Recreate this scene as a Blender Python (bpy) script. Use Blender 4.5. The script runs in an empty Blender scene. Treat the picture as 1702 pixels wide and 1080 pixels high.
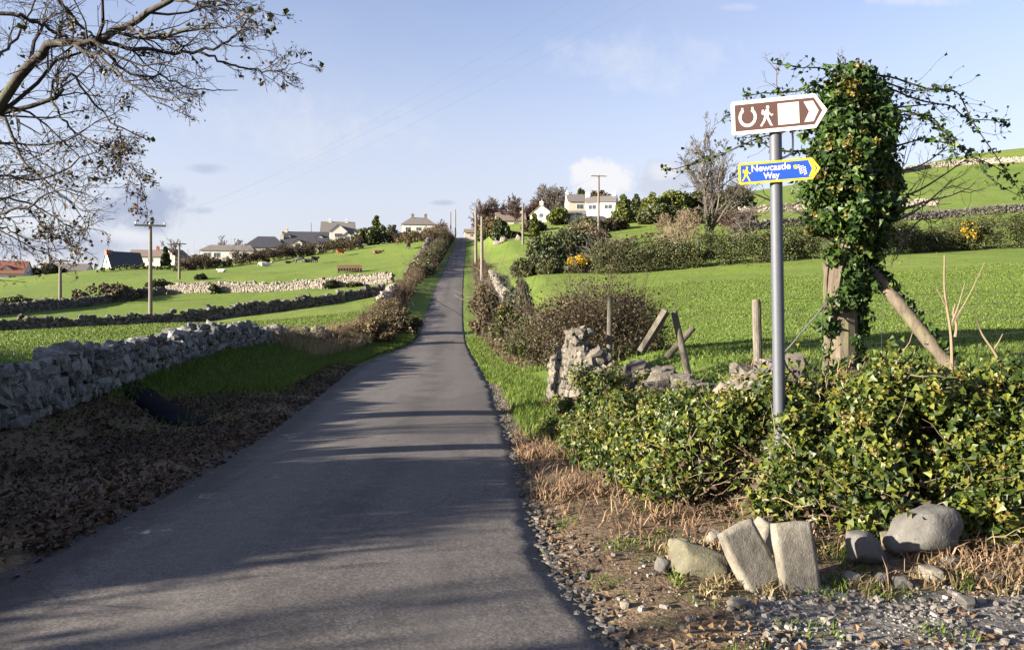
import bpy, bmesh, math, random
import numpy as np
from mathutils import Vector

# ------------------------------------------------------------------ camera, sky, sun, exposure
SC = bpy.context.scene
COL = SC.collection
F = 1324.0                      # focal length in photograph pixels (28 mm on 36 mm)
EYE = 1.65
SUN_AZ = 20.0                   # degrees behind the left-hand perpendicular
SUN_EL = 14.0
rng = np.random.default_rng(7)
random.seed(7)

cam = bpy.data.cameras.new('camera')
cam.lens = 28.0
cam.sensor_width = 36.0
cam.clip_start = 0.05
cam.clip_end = 6000.0
camo = bpy.data.objects.new('camera', cam)
camo.location = (0, 0, EYE)
camo.rotation_euler = (math.radians(90), 0, 0)
COL.objects.link(camo)
SC.camera = camo

SC.view_settings.view_transform = 'Standard'
SC.view_settings.look = 'None'
SC.view_settings.gamma = 1.0
SC.view_settings.use_curve_mapping = False
SC.view_settings.exposure = 2.3
SC.cycles.max_bounces = 5
SC.cycles.diffuse_bounces = 2
SC.cycles.transmission_bounces = 3
SC.cycles.use_denoising = True

a_, e_ = math.radians(SUN_AZ), math.radians(SUN_EL)
TO_SUN = Vector((-math.cos(a_) * math.cos(e_), -math.sin(a_) * math.cos(e_), math.sin(e_)))
sl = bpy.data.lights.new('sun', 'SUN')
sl.energy = 5.0
sl.angle = math.radians(0.5)
sl.color = (1.0, 0.88, 0.72)
slo = bpy.data.objects.new('sun', sl)
slo.rotation_euler = (-TO_SUN).to_track_quat('-Z', 'Y').to_euler()
COL.objects.link(slo)


class NT:
    """small helper to write node trees as expressions"""
    def __init__(self, tree):
        self.t = tree
        tree.nodes.clear()

    def n(self, kind, ins=None, **props):
        nd = self.t.nodes.new(kind)
        for k, v in props.items():
            setattr(nd, k, v)
        for k, v in (ins or {}).items():
            s = nd.inputs[k]
            if isinstance(v, bpy.types.NodeSocket):
                self.t.links.new(v, s)
            else:
                s.default_value = v
        return nd

    def math(self, op, a, b=0.0, clamp=False):
        return self.n('ShaderNodeMath', {0: a, 1: b}, operation=op, use_clamp=clamp).outputs[0]

    def mix(self, f, a, b, blend='MIX'):
        nd = self.n('ShaderNodeMix', {0: f, 6: a, 7: b}, data_type='RGBA', blend_type=blend)
        return nd.outputs[2]

    def ramp(self, f, stops, interp='LINEAR'):
        nd = self.n('ShaderNodeValToRGB', {0: f})
        r = nd.color_ramp
        r.interpolation = interp
        while len(r.elements) < len(stops):
            r.elements.new(0.5)
        for el, (p, c) in zip(r.elements, stops):
            el.position = p
            el.color = c if len(c) == 4 else (*c, 1)
        return nd.outputs[0]

    def noise(self, vec, scale, detail=3.0, rough=0.55, out=0, dist=0.0):
        nd = self.n('ShaderNodeTexNoise', {'Scale': scale, 'Detail': detail, 'Roughness': rough, 'Distortion': dist})
        if vec is not None:
            self.t.links.new(vec, nd.inputs['Vector'])
        return nd.outputs[out]

    def smooth(self, x, lo, hi):
        nd = self.n('ShaderNodeMapRange', {0: x, 1: lo, 2: hi, 3: 0.0, 4: 1.0}, interpolation_type='SMOOTHSTEP')
        return nd.outputs[0]


def make_world():
    w = bpy.data.worlds.new('World')
    SC.world = w
    w.use_nodes = True
    N = NT(w.node_tree)
    sky = N.n('ShaderNodeTexSky', sky_type='NISHITA')
    sky.sun_disc = False
    sky.sun_elevation = e_
    sky.sun_rotation = math.atan2(TO_SUN.x, TO_SUN.y)
    sky.altitude = 0
    sky.air_density = 1.0
    sky.dust_density = 0.6
    sky.ozone_density = 1.6
    tc = N.n('ShaderNodeTexCoord').outputs['Generated']
    sep = N.n('ShaderNodeSeparateXYZ', {0: tc}).outputs
    yy = N.math('MAXIMUM', sep[1], 0.02)
    u = N.math('DIVIDE', sep[0], yy)
    v = N.math('DIVIDE', sep[2], yy)
    ahead = N.smooth(sep[1], 0.05, 0.3)
    uv = N.n('ShaderNodeCombineXYZ', {0: u, 1: v, 2: 0.0}).outputs[0]
    col = N.mix(1.0, sky.outputs[0], (1.34, 1.08, 1.12, 1), 'MULTIPLY')
    # thin high veil, brighter towards the horizon
    m1 = N.n('ShaderNodeMapping', {'Vector': tc, 'Rotation': (0.2, 0.5, 0.3), 'Scale': (1.6, 1.6, 3.4)}).outputs[0]
    veil = N.noise(m1, 1.1, 5, 0.55, dist=0.4)
    veil = N.smooth(veil, 0.42, 0.75)
    low = N.math('SUBTRACT', 1.0, N.smooth(sep[2], -0.02, 0.42))
    fac = N.math('ADD', N.math('MULTIPLY', low, 0.82), N.math('MULTIPLY', veil, 0.16), clamp=True)
    col = N.mix(fac, col, (2.78, 2.88, 3.25, 1))
    nz = N.noise(uv, 16.0, 6, 0.62)
    nz2 = N.noise(uv, 46.0, 4, 0.6)
    nn = N.math('ADD', N.math('MULTIPLY', N.math('SUBTRACT', nz, 0.5), 2.6), N.math('MULTIPLY', N.math('SUBTRACT', nz2, 0.5), 1.0))

    def blob(px, py, rw, rh, soft, amp, nsc=1.0):
        du = N.math('DIVIDE', N.math('SUBTRACT', u, (px - 851) / F), rw / F)
        dv = N.math('DIVIDE', N.math('SUBTRACT', v, (540 - py) / F), rh / F)
        f = N.math('SUBTRACT', 1.0, N.math('ADD', N.math('MULTIPLY', du, du), N.math('MULTIPLY', dv, dv)))
        f = N.math('ADD', f, N.math('MULTIPLY', nn, nsc))
        return N.math('MULTIPLY', N.math('MULTIPLY', N.smooth(f, 0.0, soft), amp), ahead)

    def over(c, f, tint):
        return N.mix(f, c, tint)
    grey = (1.7, 1.95, 2.65, 1)
    white = (3.75, 3.75, 3.85, 1)
    col = over(col, blob(240, 345, 100, 50, 0.9, 0.9), grey)
    col = over(col, blob(110, 410, 150, 34, 1.2, 0.7), grey)
    col = over(col, blob(215, 392, 60, 16, 1.6, 0.6), white)
    col = over(col, blob(60, 370, 90, 26, 1.8, 0.5), white)
    col = over(col, blob(345, 280, 42, 12, 1.3, 0.6, 0.7), grey)
    col = over(col, blob(330, 350, 30, 8, 1.2, 0.5, 0.7), grey)
    col = over(col, blob(735, 337, 26, 6, 1.2, 0.5, 0.6), grey)
    col = over(col, blob(1060, 100, 170, 60, 1.8, 0.35, 1.4), white)
    col = over(col, blob(520, 210, 240, 70, 1.8, 0.30, 1.4), white)
    col = over(col, blob(1540, 0, 100, 16, 1.6, 0.6), white)
    col = over(col, blob(1225, 12, 40, 10, 1.4, 0.4, 0.7), white)
    col = over(col, blob(1105, 300, 85, 42, 0.9, 0.7), (2.5, 2.65, 3.05, 1))
    col = over(col, blob(1008, 294, 68, 36, 0.7, 0.95, 1.15), white)
    col = over(col, blob(1100, 285, 34, 20, 1.2, 0.7, 1.0), white)
    bg = N.n('ShaderNodeBackground', {0: col, 1: 0.051})
    out = N.n('ShaderNodeOutputWorld')
    w.node_tree.links.new(bg.outputs[0], out.inputs[0])


make_world()

# ------------------------------------------------------------------ helpers: tagging and mesh building


def T(o, label, cat, group=None):
    o['label'] = label
    o['category'] = cat
    if group:
        o['group'] = group
    return o


def K(o, kind):
    o['kind'] = kind
    return o


def empty(name, loc=(0, 0, 0), rz=0.0):
    o = bpy.data.objects.new(name, None)
    o.location = loc
    o.rotation_euler = (0, 0, rz)
    o.empty_display_size = 0.3
    COL.objects.link(o)
    return o


def link(name, me, parent=None, loc=None):
    o = bpy.data.objects.new(name, me)
    COL.objects.link(o)
    if parent is not None:
        o.parent = parent
    if loc is not None:
        o.location = loc
    return o


def copy_tree(o, parent=None):
    c = o.copy()
    COL.objects.link(c)
    c.parent = parent
    for ch in list(o.children):
        copy_tree(ch, c)
    return c


class G:
    """collects numpy geometry, then links it as one mesh object"""
    def __init__(self):
        self.v, self.f, self.m, self.n = [], [], [], 0

    def add(self, verts, faces, mat=0):
        verts = np.asarray(verts, dtype=np.float64).reshape(-1, 3)
        faces = np.asarray(faces, dtype=np.int64)
        if len(faces) == 0:
            return self
        self.v.append(verts)
        self.f.append(faces + self.n)
        self.m.append((len(faces), mat))
        self.n += len(verts)
        return self

    def poly(self, verts, mat=0):
        return self.add(verts, np.arange(len(verts)).reshape(1, -1), mat)

    def mesh(self, name, mats, smooth=False):
        me = bpy.data.meshes.new(name)
        V = np.concatenate(self.v).astype(np.float32)
        tot = np.concatenate([np.full(len(f), f.shape[1]) for f in self.f]).astype(np.int32)
        loops = np.concatenate([f.reshape(-1) for f in self.f]).astype(np.int32)
        me.vertices.add(len(V))
        me.vertices.foreach_set('co', V.reshape(-1))
        me.loops.add(len(loops))
        me.loops.foreach_set('vertex_index', loops)
        me.polygons.add(len(tot))
        start = np.concatenate([[0], np.cumsum(tot)[:-1]]).astype(np.int32)
        me.polygons.foreach_set('loop_start', start)
        mi = np.concatenate([np.full(c, m) for c, m in self.m]).astype(np.int32)
        me.polygons.foreach_set('material_index', mi)
        me.polygons.foreach_set('use_smooth', np.full(len(tot), bool(smooth)))
        for m in (mats if isinstance(mats, (list, tuple)) else [mats]):
            me.materials.append(m)
        me.update(calc_edges=True)
        return me

    def build(self, name, mats, parent=None, smooth=False, loc=None):
        return link(name, self.mesh(name, mats, smooth), parent, loc)


def unit(a):
    return a / np.maximum(np.linalg.norm(a, axis=-1, keepdims=True), 1e-9)


def rnd_dirs(n):
    return unit(rng.normal(size=(n, 3)))


def tubes(g, P, R, sides=5, mat=0, cap=False):
    """P (n,k,3) polylines, R (n,k) radii"""
    P = np.asarray(P, float)
    R = np.asarray(R, float)
    n, k, _ = P.shape
    tan = np.gradient(P, axis=1)
    tan = unit(tan)
    ref = np.where(np.abs(unit(P[:, -1] - P[:, 0])[:, 2:3]) > 0.8, np.array([[1.0, 0, 0]]), np.array([[0, 0, 1.0]]))
    ref = np.repeat(ref[:, None, :], k, axis=1)
    b = unit(np.cross(tan, ref))
    c = np.cross(b, tan)
    ang = np.arange(sides) * 2 * math.pi / sides
    V = (P[:, :, None, :] + R[:, :, None, None] * (np.cos(ang)[None, None, :, None] * b[:, :, None, :] + np.sin(ang)[None, None, :, None] * c[:, :, None, :]))
    idx = np.arange(n * k * sides).reshape(n, k, sides)
    q = np.stack([idx[:, :-1, :], np.roll(idx, -1, 2)[:, :-1, :], np.roll(idx, -1, 2)[:, 1:, :], idx[:, 1:, :]], -1).reshape(-1, 4)
    g.add(V.reshape(-1, 3), q, mat)
    if cap:
        g.add(V[:, -1].reshape(-1, 3), np.arange(n * sides).reshape(n, sides), mat)
        g.add(V[:, 0].reshape(-1, 3), np.arange(n * sides).reshape(n, sides)[:, ::-1], mat)
    return g


def spline(pts, k):
    """Catmull-Rom through points -> k samples"""
    p = np.asarray(pts, float)
    p = np.vstack([2 * p[0] - p[1], p, 2 * p[-1] - p[-2]])
    m = len(p) - 3
    t = np.linspace(0, m - 1e-6, k)
    i = t.astype(int)
    f = (t - i)[:, None]
    a, b, c, d = p[i], p[i + 1], p[i + 2], p[i + 3]
    return 0.5 * (2 * b + (c - a) * f + (2 * a - 5 * b + 4 * c - d) * f * f + (3 * b - a - 3 * c + d) * f ** 3)


def leaf_cards(g, P, size, aspect=0.65, N=None, jit=0.7, mat=0, fold=0.18, hang=0.0):
    """one folded kite-shaped leaf per point"""
    P = np.asarray(P, float)
    n = len(P)
    if n == 0:
        return g
    if N is None:
        N = rnd_dirs(n)
    N = unit(N + rng.normal(size=(n, 3)) * jit)
    a = rng.normal(size=(n, 3))
    a[:, 2] -= hang
    a = unit(a - N * np.sum(a * N, 1, keepdims=True))
    b = np.cross(N, a)
    L = (size * rng.uniform(0.6, 1.35, size=n))[:, None]
    W = L * aspect
    base = P - a * L * 0.5
    tip = P + a * L * 0.5
    s1 = P - a * L * 0.08 + b * W * 0.5 + N * L * fold
    s2 = P - a * L * 0.08 - b * W * 0.5 + N * L * fold
    V = np.stack([base, s1, tip, s2], 1).reshape(-1, 3)
    i = np.arange(n) * 4
    g.add(V, np.concatenate([np.stack([i, i + 1, i + 2], 1), np.stack([i, i + 2, i + 3], 1)]), mat)
    return g


def ivy_leaves(g, P, size, N, jit=0.5, hang=0.5, mat=0):
    """three-lobed leaves folded along the midrib"""
    P = np.asarray(P, float)
    n = len(P)
    N = unit(N + rng.normal(size=(n, 3)) * jit)
    a = rng.normal(size=(n, 3))
    a[:, 2] -= hang
    a = unit(a - N * np.sum(a * N, 1, keepdims=True))
    b = np.cross(N, a)
    L = (size * rng.uniform(0.45, 1.4, size=n))[:, None]
    cu = rng.uniform(-.05, .22, size=n)[:, None]
    pt = lambda x, y, z: P + a * L * x + b * L * y + N * L * z
    V = np.stack([pt(-.45, 0, 0), pt(-.34, .46, cu), pt(-.02, .24, cu * .5), pt(.55, 0, -cu * .8), pt(-.02, -.24, cu * .5), pt(-.34, -.46, cu)], 1).reshape(-1, 3)
    i = np.arange(n) * 6
    g.add(V, np.concatenate([np.stack([i, i + 3, i + 2, i + 1], 1), np.stack([i, i + 5, i + 4, i + 3], 1)]), mat)
    return g


def clump_points(C, R, per, shell=0.45):
    """points on and in balls: centres C (n,3), radii R (n,)"""
    C = np.repeat(np.asarray(C, float), per, axis=0)
    R = np.repeat(np.asarray(R, float), per)
    d = rnd_dirs(len(C))
    rad = R * (1 - shell * rng.random(len(C)) ** 1.5)
    return C + d * rad[:, None], d


def blades(g, P, h, w, lean=0.35, wind=(0.15, 0.05), mat=0):
    """two-segment grass blades"""
    P = np.asarray(P, float)
    n = len(P)
    az = rng.uniform(0, 2 * math.pi, n)
    s = np.stack([np.cos(az), np.sin(az), np.zeros(n)], 1)
    ln = rng.normal(size=(n, 2)) * lean + np.array(wind)
    H = h * rng.uniform(0.45, 1.3, n)
    off = np.stack([ln[:, 0], ln[:, 1], np.zeros(n)], 1) * H[:, None]
    up = np.array([0, 0, 1.0])[None] * H[:, None]
    mid = P + up * 0.55 + off * 0.3
    tip = P + up * (1 - 0.25 * np.minimum(1, np.linalg.norm(ln, axis=1)))[:, None] + off
    ww = (np.broadcast_to(w, (n,)) * rng.uniform(0.6, 1.3, n))[:, None] * 0.5
    V = np.stack([P - s * ww, P + s * ww, mid + s * ww * 0.8, mid - s * ww * 0.8, tip], 1).reshape(-1, 3)
    i = np.arange(n) * 5
    g.add(V, np.stack([i, i + 1, i + 2, i + 3], 1), mat)
    g2 = np.stack([i + 3, i + 2, i + 4], 1)
    g.f.append(g2 + g.n - n * 5)
    g.m.append((n, mat))
    g.v.append(np.zeros((0, 3)))
    return g


# unit rounded block for stones: cube with 3x3 grid per side, pulled towards a sphere
def _block(round_=0.45):
    bm = bmesh.new()
    bmesh.ops.create_cube(bm, size=2.0)
    bmesh.ops.subdivide_edges(bm, edges=bm.edges[:], cuts=1, use_grid_fill=True)
    V = np.array([v.co[:] for v in bm.verts])
    Fq = np.array([[v.index for v in f.verts] for f in bm.faces])
    bm.free()
    S = unit(V) * 1.25
    return V * (1 - round_) + S * round_, Fq


BLOCK_V, BLOCK_F = _block()


def stones(g, C, S, rot, jit=0.13, mat=0):
    """C centres (n,3), S half sizes (n,3), rot rotation matrices (n,3,3)"""
    n = len(C)
    V = BLOCK_V[None] * (1 + rng.normal(size=(n, len(BLOCK_V), 3)) * jit)
    V = V * S[:, None, :]
    V = np.einsum('nij,nkj->nki', rot, V) + C[:, None, :]
    k = len(BLOCK_V)
    Fq = BLOCK_F[None] + (np.arange(n) * k)[:, None, None]
    g.add(V.reshape(-1, 3), Fq.reshape(-1, 4), mat)
    return g


def rotz(a):
    a = np.asarray(a, float)
    z = np.zeros_like(a)
    o = np.ones_like(a)
    return np.stack([np.stack([np.cos(a), -np.sin(a), z], -1), np.stack([np.sin(a), np.cos(a), z], -1), np.stack([z, z, o], -1)], -2)


def roty(a):
    a = np.asarray(a, float)
    z = np.zeros_like(a)
    o = np.ones_like(a)
    return np.stack([np.stack([np.cos(a), z, np.sin(a)], -1), np.stack([z, o, z], -1), np.stack([-np.sin(a), z, np.cos(a)], -1)], -2)


def rotx(a):
    a = np.asarray(a, float)
    z = np.zeros_like(a)
    o = np.ones_like(a)
    return np.stack([np.stack([o, z, z], -1), np.stack([z, np.cos(a), -np.sin(a)], -1), np.stack([z, np.sin(a), np.cos(a)], -1)], -2)


def box(g, x0, x1, y0, y1, z0, z1, mat=0, M=None):
    V = np.array([[x, y, z] for z in (z0, z1) for x, y in ((x0, y0), (x1, y0), (x1, y1), (x0, y1))], float)
    if M is not None:
        V = V @ np.asarray(M).T
    g.add(V, [[3, 2, 1, 0], [4, 5, 6, 7], [0, 1, 5, 4], [1, 2, 6, 5], [2, 3, 7, 6], [3, 0, 4, 7]], mat)
    return g


def pix(u, v, d):
    """point seen at photograph pixel (u, v) at depth d metres"""
    return np.array([(u - 851.0) / F * d, d, EYE - (v - 540.0) / F * d])


def sstep(x, lo, hi):
    t = np.clip((np.asarray(x, float) - lo) / (hi - lo), 0, 1)
    return t * t * (3 - 2 * t)


_perm = rng.random((256, 256))


def vnoise(x, y):
    x = np.asarray(x, float)
    y = np.asarray(y, float)
    xi, yi = np.floor(x).astype(int), np.floor(y).astype(int)
    fx, fy = x - xi, y - yi
    fx, fy = fx * fx * (3 - 2 * fx), fy * fy * (3 - 2 * fy)
    p = lambda i, j: _perm[i & 255, j & 255]
    return (p(xi, yi) * (1 - fx) + p(xi + 1, yi) * fx) * (1 - fy) + (p(xi, yi + 1) * (1 - fx) + p(xi + 1, yi + 1) * fx) * fy


def fnoise(x, y, oct=3):
    s, a, t = 0, 1, 0
    for i in range(oct):
        s = s + a * (vnoise(np.asarray(x) * 2 ** i + 17 * i, np.asarray(y) * 2 ** i + 5 * i) - 0.5)
        t += a
        a *= 0.5
    return s / t


# ------------------------------------------------------------------ materials


def mat(name):
    m = bpy.data.materials.new(name)
    m.use_nodes = True
    return m, NT(m.node_tree)


def finish(m, N, shader):
    out = N.n('ShaderNodeOutputMaterial')
    m.node_tree.links.new(shader, out.inputs[0])
    return m


def leaf_mat(name, stops, rough=0.5, trans=0.25, spec=0.4, dark=None):
    """every leaf its own tint from a ramp; slow variation through the plant"""
    m, N = mat(name)
    stops = [(p, tuple(0.62 * q for q in c)) for p, c in stops]
    geo = N.n('ShaderNodeNewGeometry')
    r = geo.outputs['Random Per Island']
    nz = N.noise(geo.outputs['Position'], 2.2, 2)
    f = N.math('ADD', N.math('MULTIPLY', r, 0.75), N.math('MULTIPLY', nz, 0.5))
    f = N.math('SUBTRACT', f, 0.12)
    c = N.ramp(f, stops)
    bs = N.n('ShaderNodeBsdfPrincipled', {'Base Color': c, 'Roughness': rough, 'Specular IOR Level': spec})
    tr = N.n('ShaderNodeBsdfTranslucent', {0: c})
    sh = N.n('ShaderNodeMixShader', {0: trans, 1: bs.outputs[0], 2: tr.outputs[0]})
    return finish(m, N, sh.outputs[0])


def rock_mat(name, stops, scale=6.0, lichen=(0.45, 0.44, 0.38), lich=0.35, bump=0.5, rough=0.9, isl=0.5):
    m, N = mat(name)
    stops = [(p, tuple(0.62 * q for q in c)) for p, c in stops]
    lichen = tuple(0.62 * q for q in lichen)
    geo = N.n('ShaderNodeNewGeometry')
    pos = geo.outputs['Position']
    r = geo.outputs['Random Per Island']
    n1 = N.noise(pos, scale, 6, 0.65)
    f = N.math('ADD', N.math('MULTIPLY', r, isl), N.math('MULTIPLY', n1, 1.15 - isl))
    f = N.math('SUBTRACT', f, 0.08)
    c = N.ramp(f, stops)
    n2 = N.noise(pos, scale * 2.3, 5, 0.7)
    c = N.mix(N.math('MULTIPLY', N.smooth(n2, 0.52, 0.66), lich), c, (*lichen, 1))
    n3 = N.noise(pos, scale * 9, 3, 0.6)
    c = N.mix(N.math('MULTIPLY', N.smooth(n3, 0.55, 0.75), 0.35), c, (0.05, 0.05, 0.045, 1))
    hb = N.math('ADD', n1, N.math('MULTIPLY', n3, 0.35))
    b = N.n('ShaderNodeBump', {'Strength': bump, 'Distance': 0.05, 'Height': hb})
    bs = N.n('ShaderNodeBsdfPrincipled', {'Base Color': c, 'Roughness': rough, 'Normal': b.outputs[0]})
    return finish(m, N, bs.outputs[0])


def plain(name, c, rough=0.6, metal=0.0, var=0.12, scale=8.0, bump=0.0, stretch=(1, 1, 1), spec=0.5):
    m, N = mat(name)
    tc = N.n('ShaderNodeTexCoord').outputs['Object']
    mp = N.n('ShaderNodeMapping', {'Vector': tc, 'Scale': stretch}).outputs[0]
    n1 = N.noise(mp, scale, 5, 0.6)
    f = N.math('ADD', N.math('MULTIPLY', n1, 2 * var), 1 - var)
    cc = N.mix(1.0, (*c, 1), N.n('ShaderNodeCombineXYZ', {0: f, 1: f, 2: f}).outputs[0], 'MULTIPLY')
    ins = {'Base Color': cc, 'Roughness': rough, 'Metallic': metal, 'Specular IOR Level': spec}
    if bump:
        b = N.n('ShaderNodeBump', {'Strength': bump, 'Distance': 0.01, 'Height': n1})
        ins['Normal'] = b.outputs[0]
    bs = N.n('ShaderNodeBsdfPrincipled', ins)
    return finish(m, N, bs.outputs[0])


def bark_mat(name, c0, c1, moss=None, scale=9.0):
    m, N = mat(name)
    pos = N.n('ShaderNodeNewGeometry').outputs['Position']
    mp = N.n('ShaderNodeMapping', {'Vector': pos, 'Scale': (1, 1, 0.25)}).outputs[0]
    n1 = N.noise(mp, scale, 6, 0.7)
    c = N.ramp(n1, [(0.3, c0), (0.7, c1)])
    if moss:
        n2 = N.noise(pos, 3.0, 4, 0.6)
        c = N.mix(N.math('MULTIPLY', N.smooth(n2, 0.5, 0.62), 0.7), c, (*moss, 1))
    b = N.n('ShaderNodeBump', {'Strength': 0.7, 'Distance': 0.02, 'Height': n1})
    bs = N.n('ShaderNodeBsdfPrincipled', {'Base Color': c, 'Roughness': 0.9, 'Normal': b.outputs[0]})
    return finish(m, N, bs.outputs[0])


M = {}
M['ivy'] = leaf_mat('ivy_leaf', [(0.0, (0.01452, 0.033, 0.00792)), (0.35, (0.0396, 0.0726, 0.01188)), (0.65, (0.1122, 0.1485, 0.01848)), (1.0, (0.2772, 0.264, 0.0396))], 0.45, 0.25, 0.35)
M['ivy_yellow'] = leaf_mat('ivy_flower', [(0.0, (0.112, 0.105, 0.0175)), (0.5, (0.189, 0.161, 0.028)), (1.0, (0.252, 0.189, 0.042))], 0.5, 0.2)
M['ivy_dark'] = leaf_mat('ivy_leaf_dark', [(0.0, (0.01688, 0.039, 0.011)), (0.5, (0.03713, 0.0825, 0.0165)), (0.85, (0.08438, 0.15, 0.022)), (1.0, (0.3375, 0.345, 0.04813))], 0.5, 0.22, 0.3)
M['bramble'] = leaf_mat('bramble_leaf', [(0.0, (0.028, 0.0304, 0.0144)), (0.4, (0.06, 0.056, 0.024)), (0.7, (0.104, 0.068, 0.032)), (1.0, (0.16, 0.104, 0.056))], 0.6, 0.2)
M['russet'] = leaf_mat('russet_leaf', [(0.0, (0.07, 0.06, 0.028)), (0.45, (0.145, 0.115, 0.052)), (0.8, (0.22, 0.165, 0.078)), (1.0, (0.33, 0.26, 0.14))], 0.7, 0.2)
M['hedge'] = leaf_mat('hedge_leaf', [(0.0, (0.02673, 0.03825, 0.01296)), (0.5, (0.06683, 0.08438, 0.0216)), (0.85, (0.1215, 0.1294, 0.0324)), (1.0, (0.2066, 0.1688, 0.0648))], 0.55, 0.2)
M['dark_green'] = leaf_mat('dark_green_leaf', [(0.0, (0.0272, 0.045, 0.01755)), (0.6, (0.068, 0.093, 0.0297)), (1.0, (0.1445, 0.1575, 0.054))], 0.55, 0.15)
M['light_green'] = leaf_mat('light_green_leaf', [(0.0, (0.06, 0.085, 0.016)), (0.6, (0.13, 0.165, 0.025)), (1.0, (0.24, 0.25, 0.045))], 0.55, 0.2)
M['gorse_flower'] = leaf_mat('gorse_flower', [(0.0, (0.42, 0.27, 0.01)), (1.0, (0.70, 0.48, 0.02))], 0.6, 0.2)
M['twig_red'] = leaf_mat('twig_red', [(0.0, (0.0525, 0.03375, 0.03)), (1.0, (0.1425, 0.09, 0.0675))], 0.9, 0.0)
M['twig_grey'] = leaf_mat('twig_grey', [(0.0, (0.075, 0.06375, 0.05625)), (1.0, (0.2025, 0.1762, 0.15))], 0.9, 0.0)
M['twig_pale'] = leaf_mat('twig_pale', [(0.0, (0.156, 0.117, 0.0715)), (1.0, (0.312, 0.247, 0.169))], 0.9, 0.0)
M['dead_leaf'] = leaf_mat('dead_leaf', [(0.0, (0.021, 0.0132, 0.0084)), (0.5, (0.06, 0.036, 0.0192)), (0.85, (0.114, 0.069, 0.036)), (1.0, (0.198, 0.132, 0.072))], 0.6, 0.1)
M['autumn_leaf'] = leaf_mat('autumn_leaf', [(0.0, (0.05, 0.035, 0.015)), (0.4, (0.14, 0.08, 0.025)), (0.75, (0.26, 0.14, 0.035)), (1.0, (0.12, 0.13, 0.03))], 0.6, 0.3)
M['sycamore_leaf'] = leaf_mat('sycamore_leaf', [(0.0, (0.02, 0.03, 0.012)), (0.6, (0.05, 0.06, 0.016)), (1.0, (0.11, 0.085, 0.02))], 0.55, 0.25)
M['grass'] = leaf_mat('grass_blade', [(0.0, (0.0703, 0.1221, 0.01791)), (0.55, (0.1258, 0.1994, 0.02768)), (0.9, (0.2072, 0.2686, 0.05698)), (1.0, (0.333, 0.3256, 0.1384))], 0.6, 0.3, 0.2)
M['tussock'] = leaf_mat('tussock', [(0.0, (0.06, 0.09, 0.018)), (0.6, (0.12, 0.15, 0.03)), (1.0, (0.24, 0.22, 0.08))], 0.7, 0.2, 0.2)
M['dry_grass'] = leaf_mat('dry_grass_blade', [(0.0, (0.16, 0.12, 0.05)), (0.5, (0.34, 0.27, 0.14)), (1.0, (0.55, 0.46, 0.29))], 0.8, 0.25, 0.2)
M['dead_stem'] = leaf_mat('dead_stem', [(0.0, (0.09, 0.055, 0.033)), (0.5, (0.24, 0.15, 0.085)), (1.0, (0.48, 0.35, 0.21))], 0.9, 0.05)
M['bark'] = bark_mat('bark', (0.0135, 0.01125, 0.009), (0.054, 0.045, 0.036), (0.045, 0.0495, 0.018))
M['twig_dark'] = leaf_mat('twig_dark', [(0.0, (0.021, 0.018, 0.0168)), (1.0, (0.072, 0.06, 0.054))], 0.9, 0.0)
M['old_wood'] = bark_mat('old_wood', (0.033, 0.0252, 0.018), (0.126, 0.102, 0.072), (0.096, 0.096, 0.048), 14)
M['post_wood'] = bark_mat('post_wood', (0.049, 0.0434, 0.035), (0.147, 0.133, 0.1085), (0.07, 0.063, 0.042), 22)
M['pole_wood'] = bark_mat('pole_wood', (0.093, 0.07936, 0.0651), (0.1674, 0.1457, 0.124), None, 12)
M['stone_grey'] = rock_mat('wall_stone_grey', [(0.1, (0.048, 0.0496, 0.0496)), (0.5, (0.136, 0.1384, 0.1376)), (0.9, (0.288, 0.292, 0.284))], 7.0, (0.496, 0.496, 0.464), 0.6, isl=0.7)
M['stone_dark'] = rock_mat('field_wall_stone', [(0.15, (0.0504, 0.0469, 0.04092)), (0.5, (0.1008, 0.0938, 0.08184)), (0.85, (0.1944, 0.1785, 0.1551))], 3.0, (0.36, 0.336, 0.2904), 0.4)
M['stone_pale'] = rock_mat('pale_wall_stone', [(0.1, (0.2028, 0.1774, 0.1457)), (0.5, (0.3168, 0.2788, 0.2344)), (0.85, (0.3928, 0.3548, 0.3041))], 3.0, (0.3928, 0.3675, 0.3168), 0.4)
M['stone_warm'] = rock_mat('broken_wall_stone', [(0.15, (0.07013, 0.06375, 0.05227)), (0.5, (0.1466, 0.1306, 0.1051)), (0.85, (0.2422, 0.2199, 0.1816))], 8.0, (0.3187, 0.2996, 0.2295), 0.45)
M['core'] = plain('wall_core_dark', (0.02, 0.018, 0.015), 0.95)  # near-black filling that shows in the gaps between stones
M['granite'] = rock_mat('granite', [(0.25, (0.1443, 0.1299, 0.101)), (0.55, (0.2597, 0.2376, 0.1924)), (0.8, (0.3559, 0.3319, 0.279))], 13.0, (0.3848, 0.3704, 0.2694), 0.45, 0.35, 0.9, 0.1)
M['boulder'] = rock_mat('boulder_stone', [(0.25, (0.0756, 0.07344, 0.06696)), (0.55, (0.1215, 0.1188, 0.1107)), (0.8, (0.1674, 0.162, 0.1512))], 6.0, (0.2484, 0.243, 0.216), 0.3, 0.35, 0.85, 0.1)
M['lichen_stone'] = rock_mat('lichen_stone', [(0.25, (0.096, 0.087, 0.054)), (0.55, (0.162, 0.153, 0.102)), (0.8, (0.216, 0.207, 0.15))], 9.0, (0.24, 0.231, 0.12), 0.5, 0.35, 0.9, 0.1)
M['gravel'] = rock_mat('gravel_stone', [(0.1, (0.096, 0.09088, 0.08528)), (0.5, (0.21, 0.1965, 0.1789)), (0.9, (0.396, 0.3692, 0.3276))], 14.0, (0.48, 0.4317, 0.3536), 0.3, 0.3, 0.85, 0.85)
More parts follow.
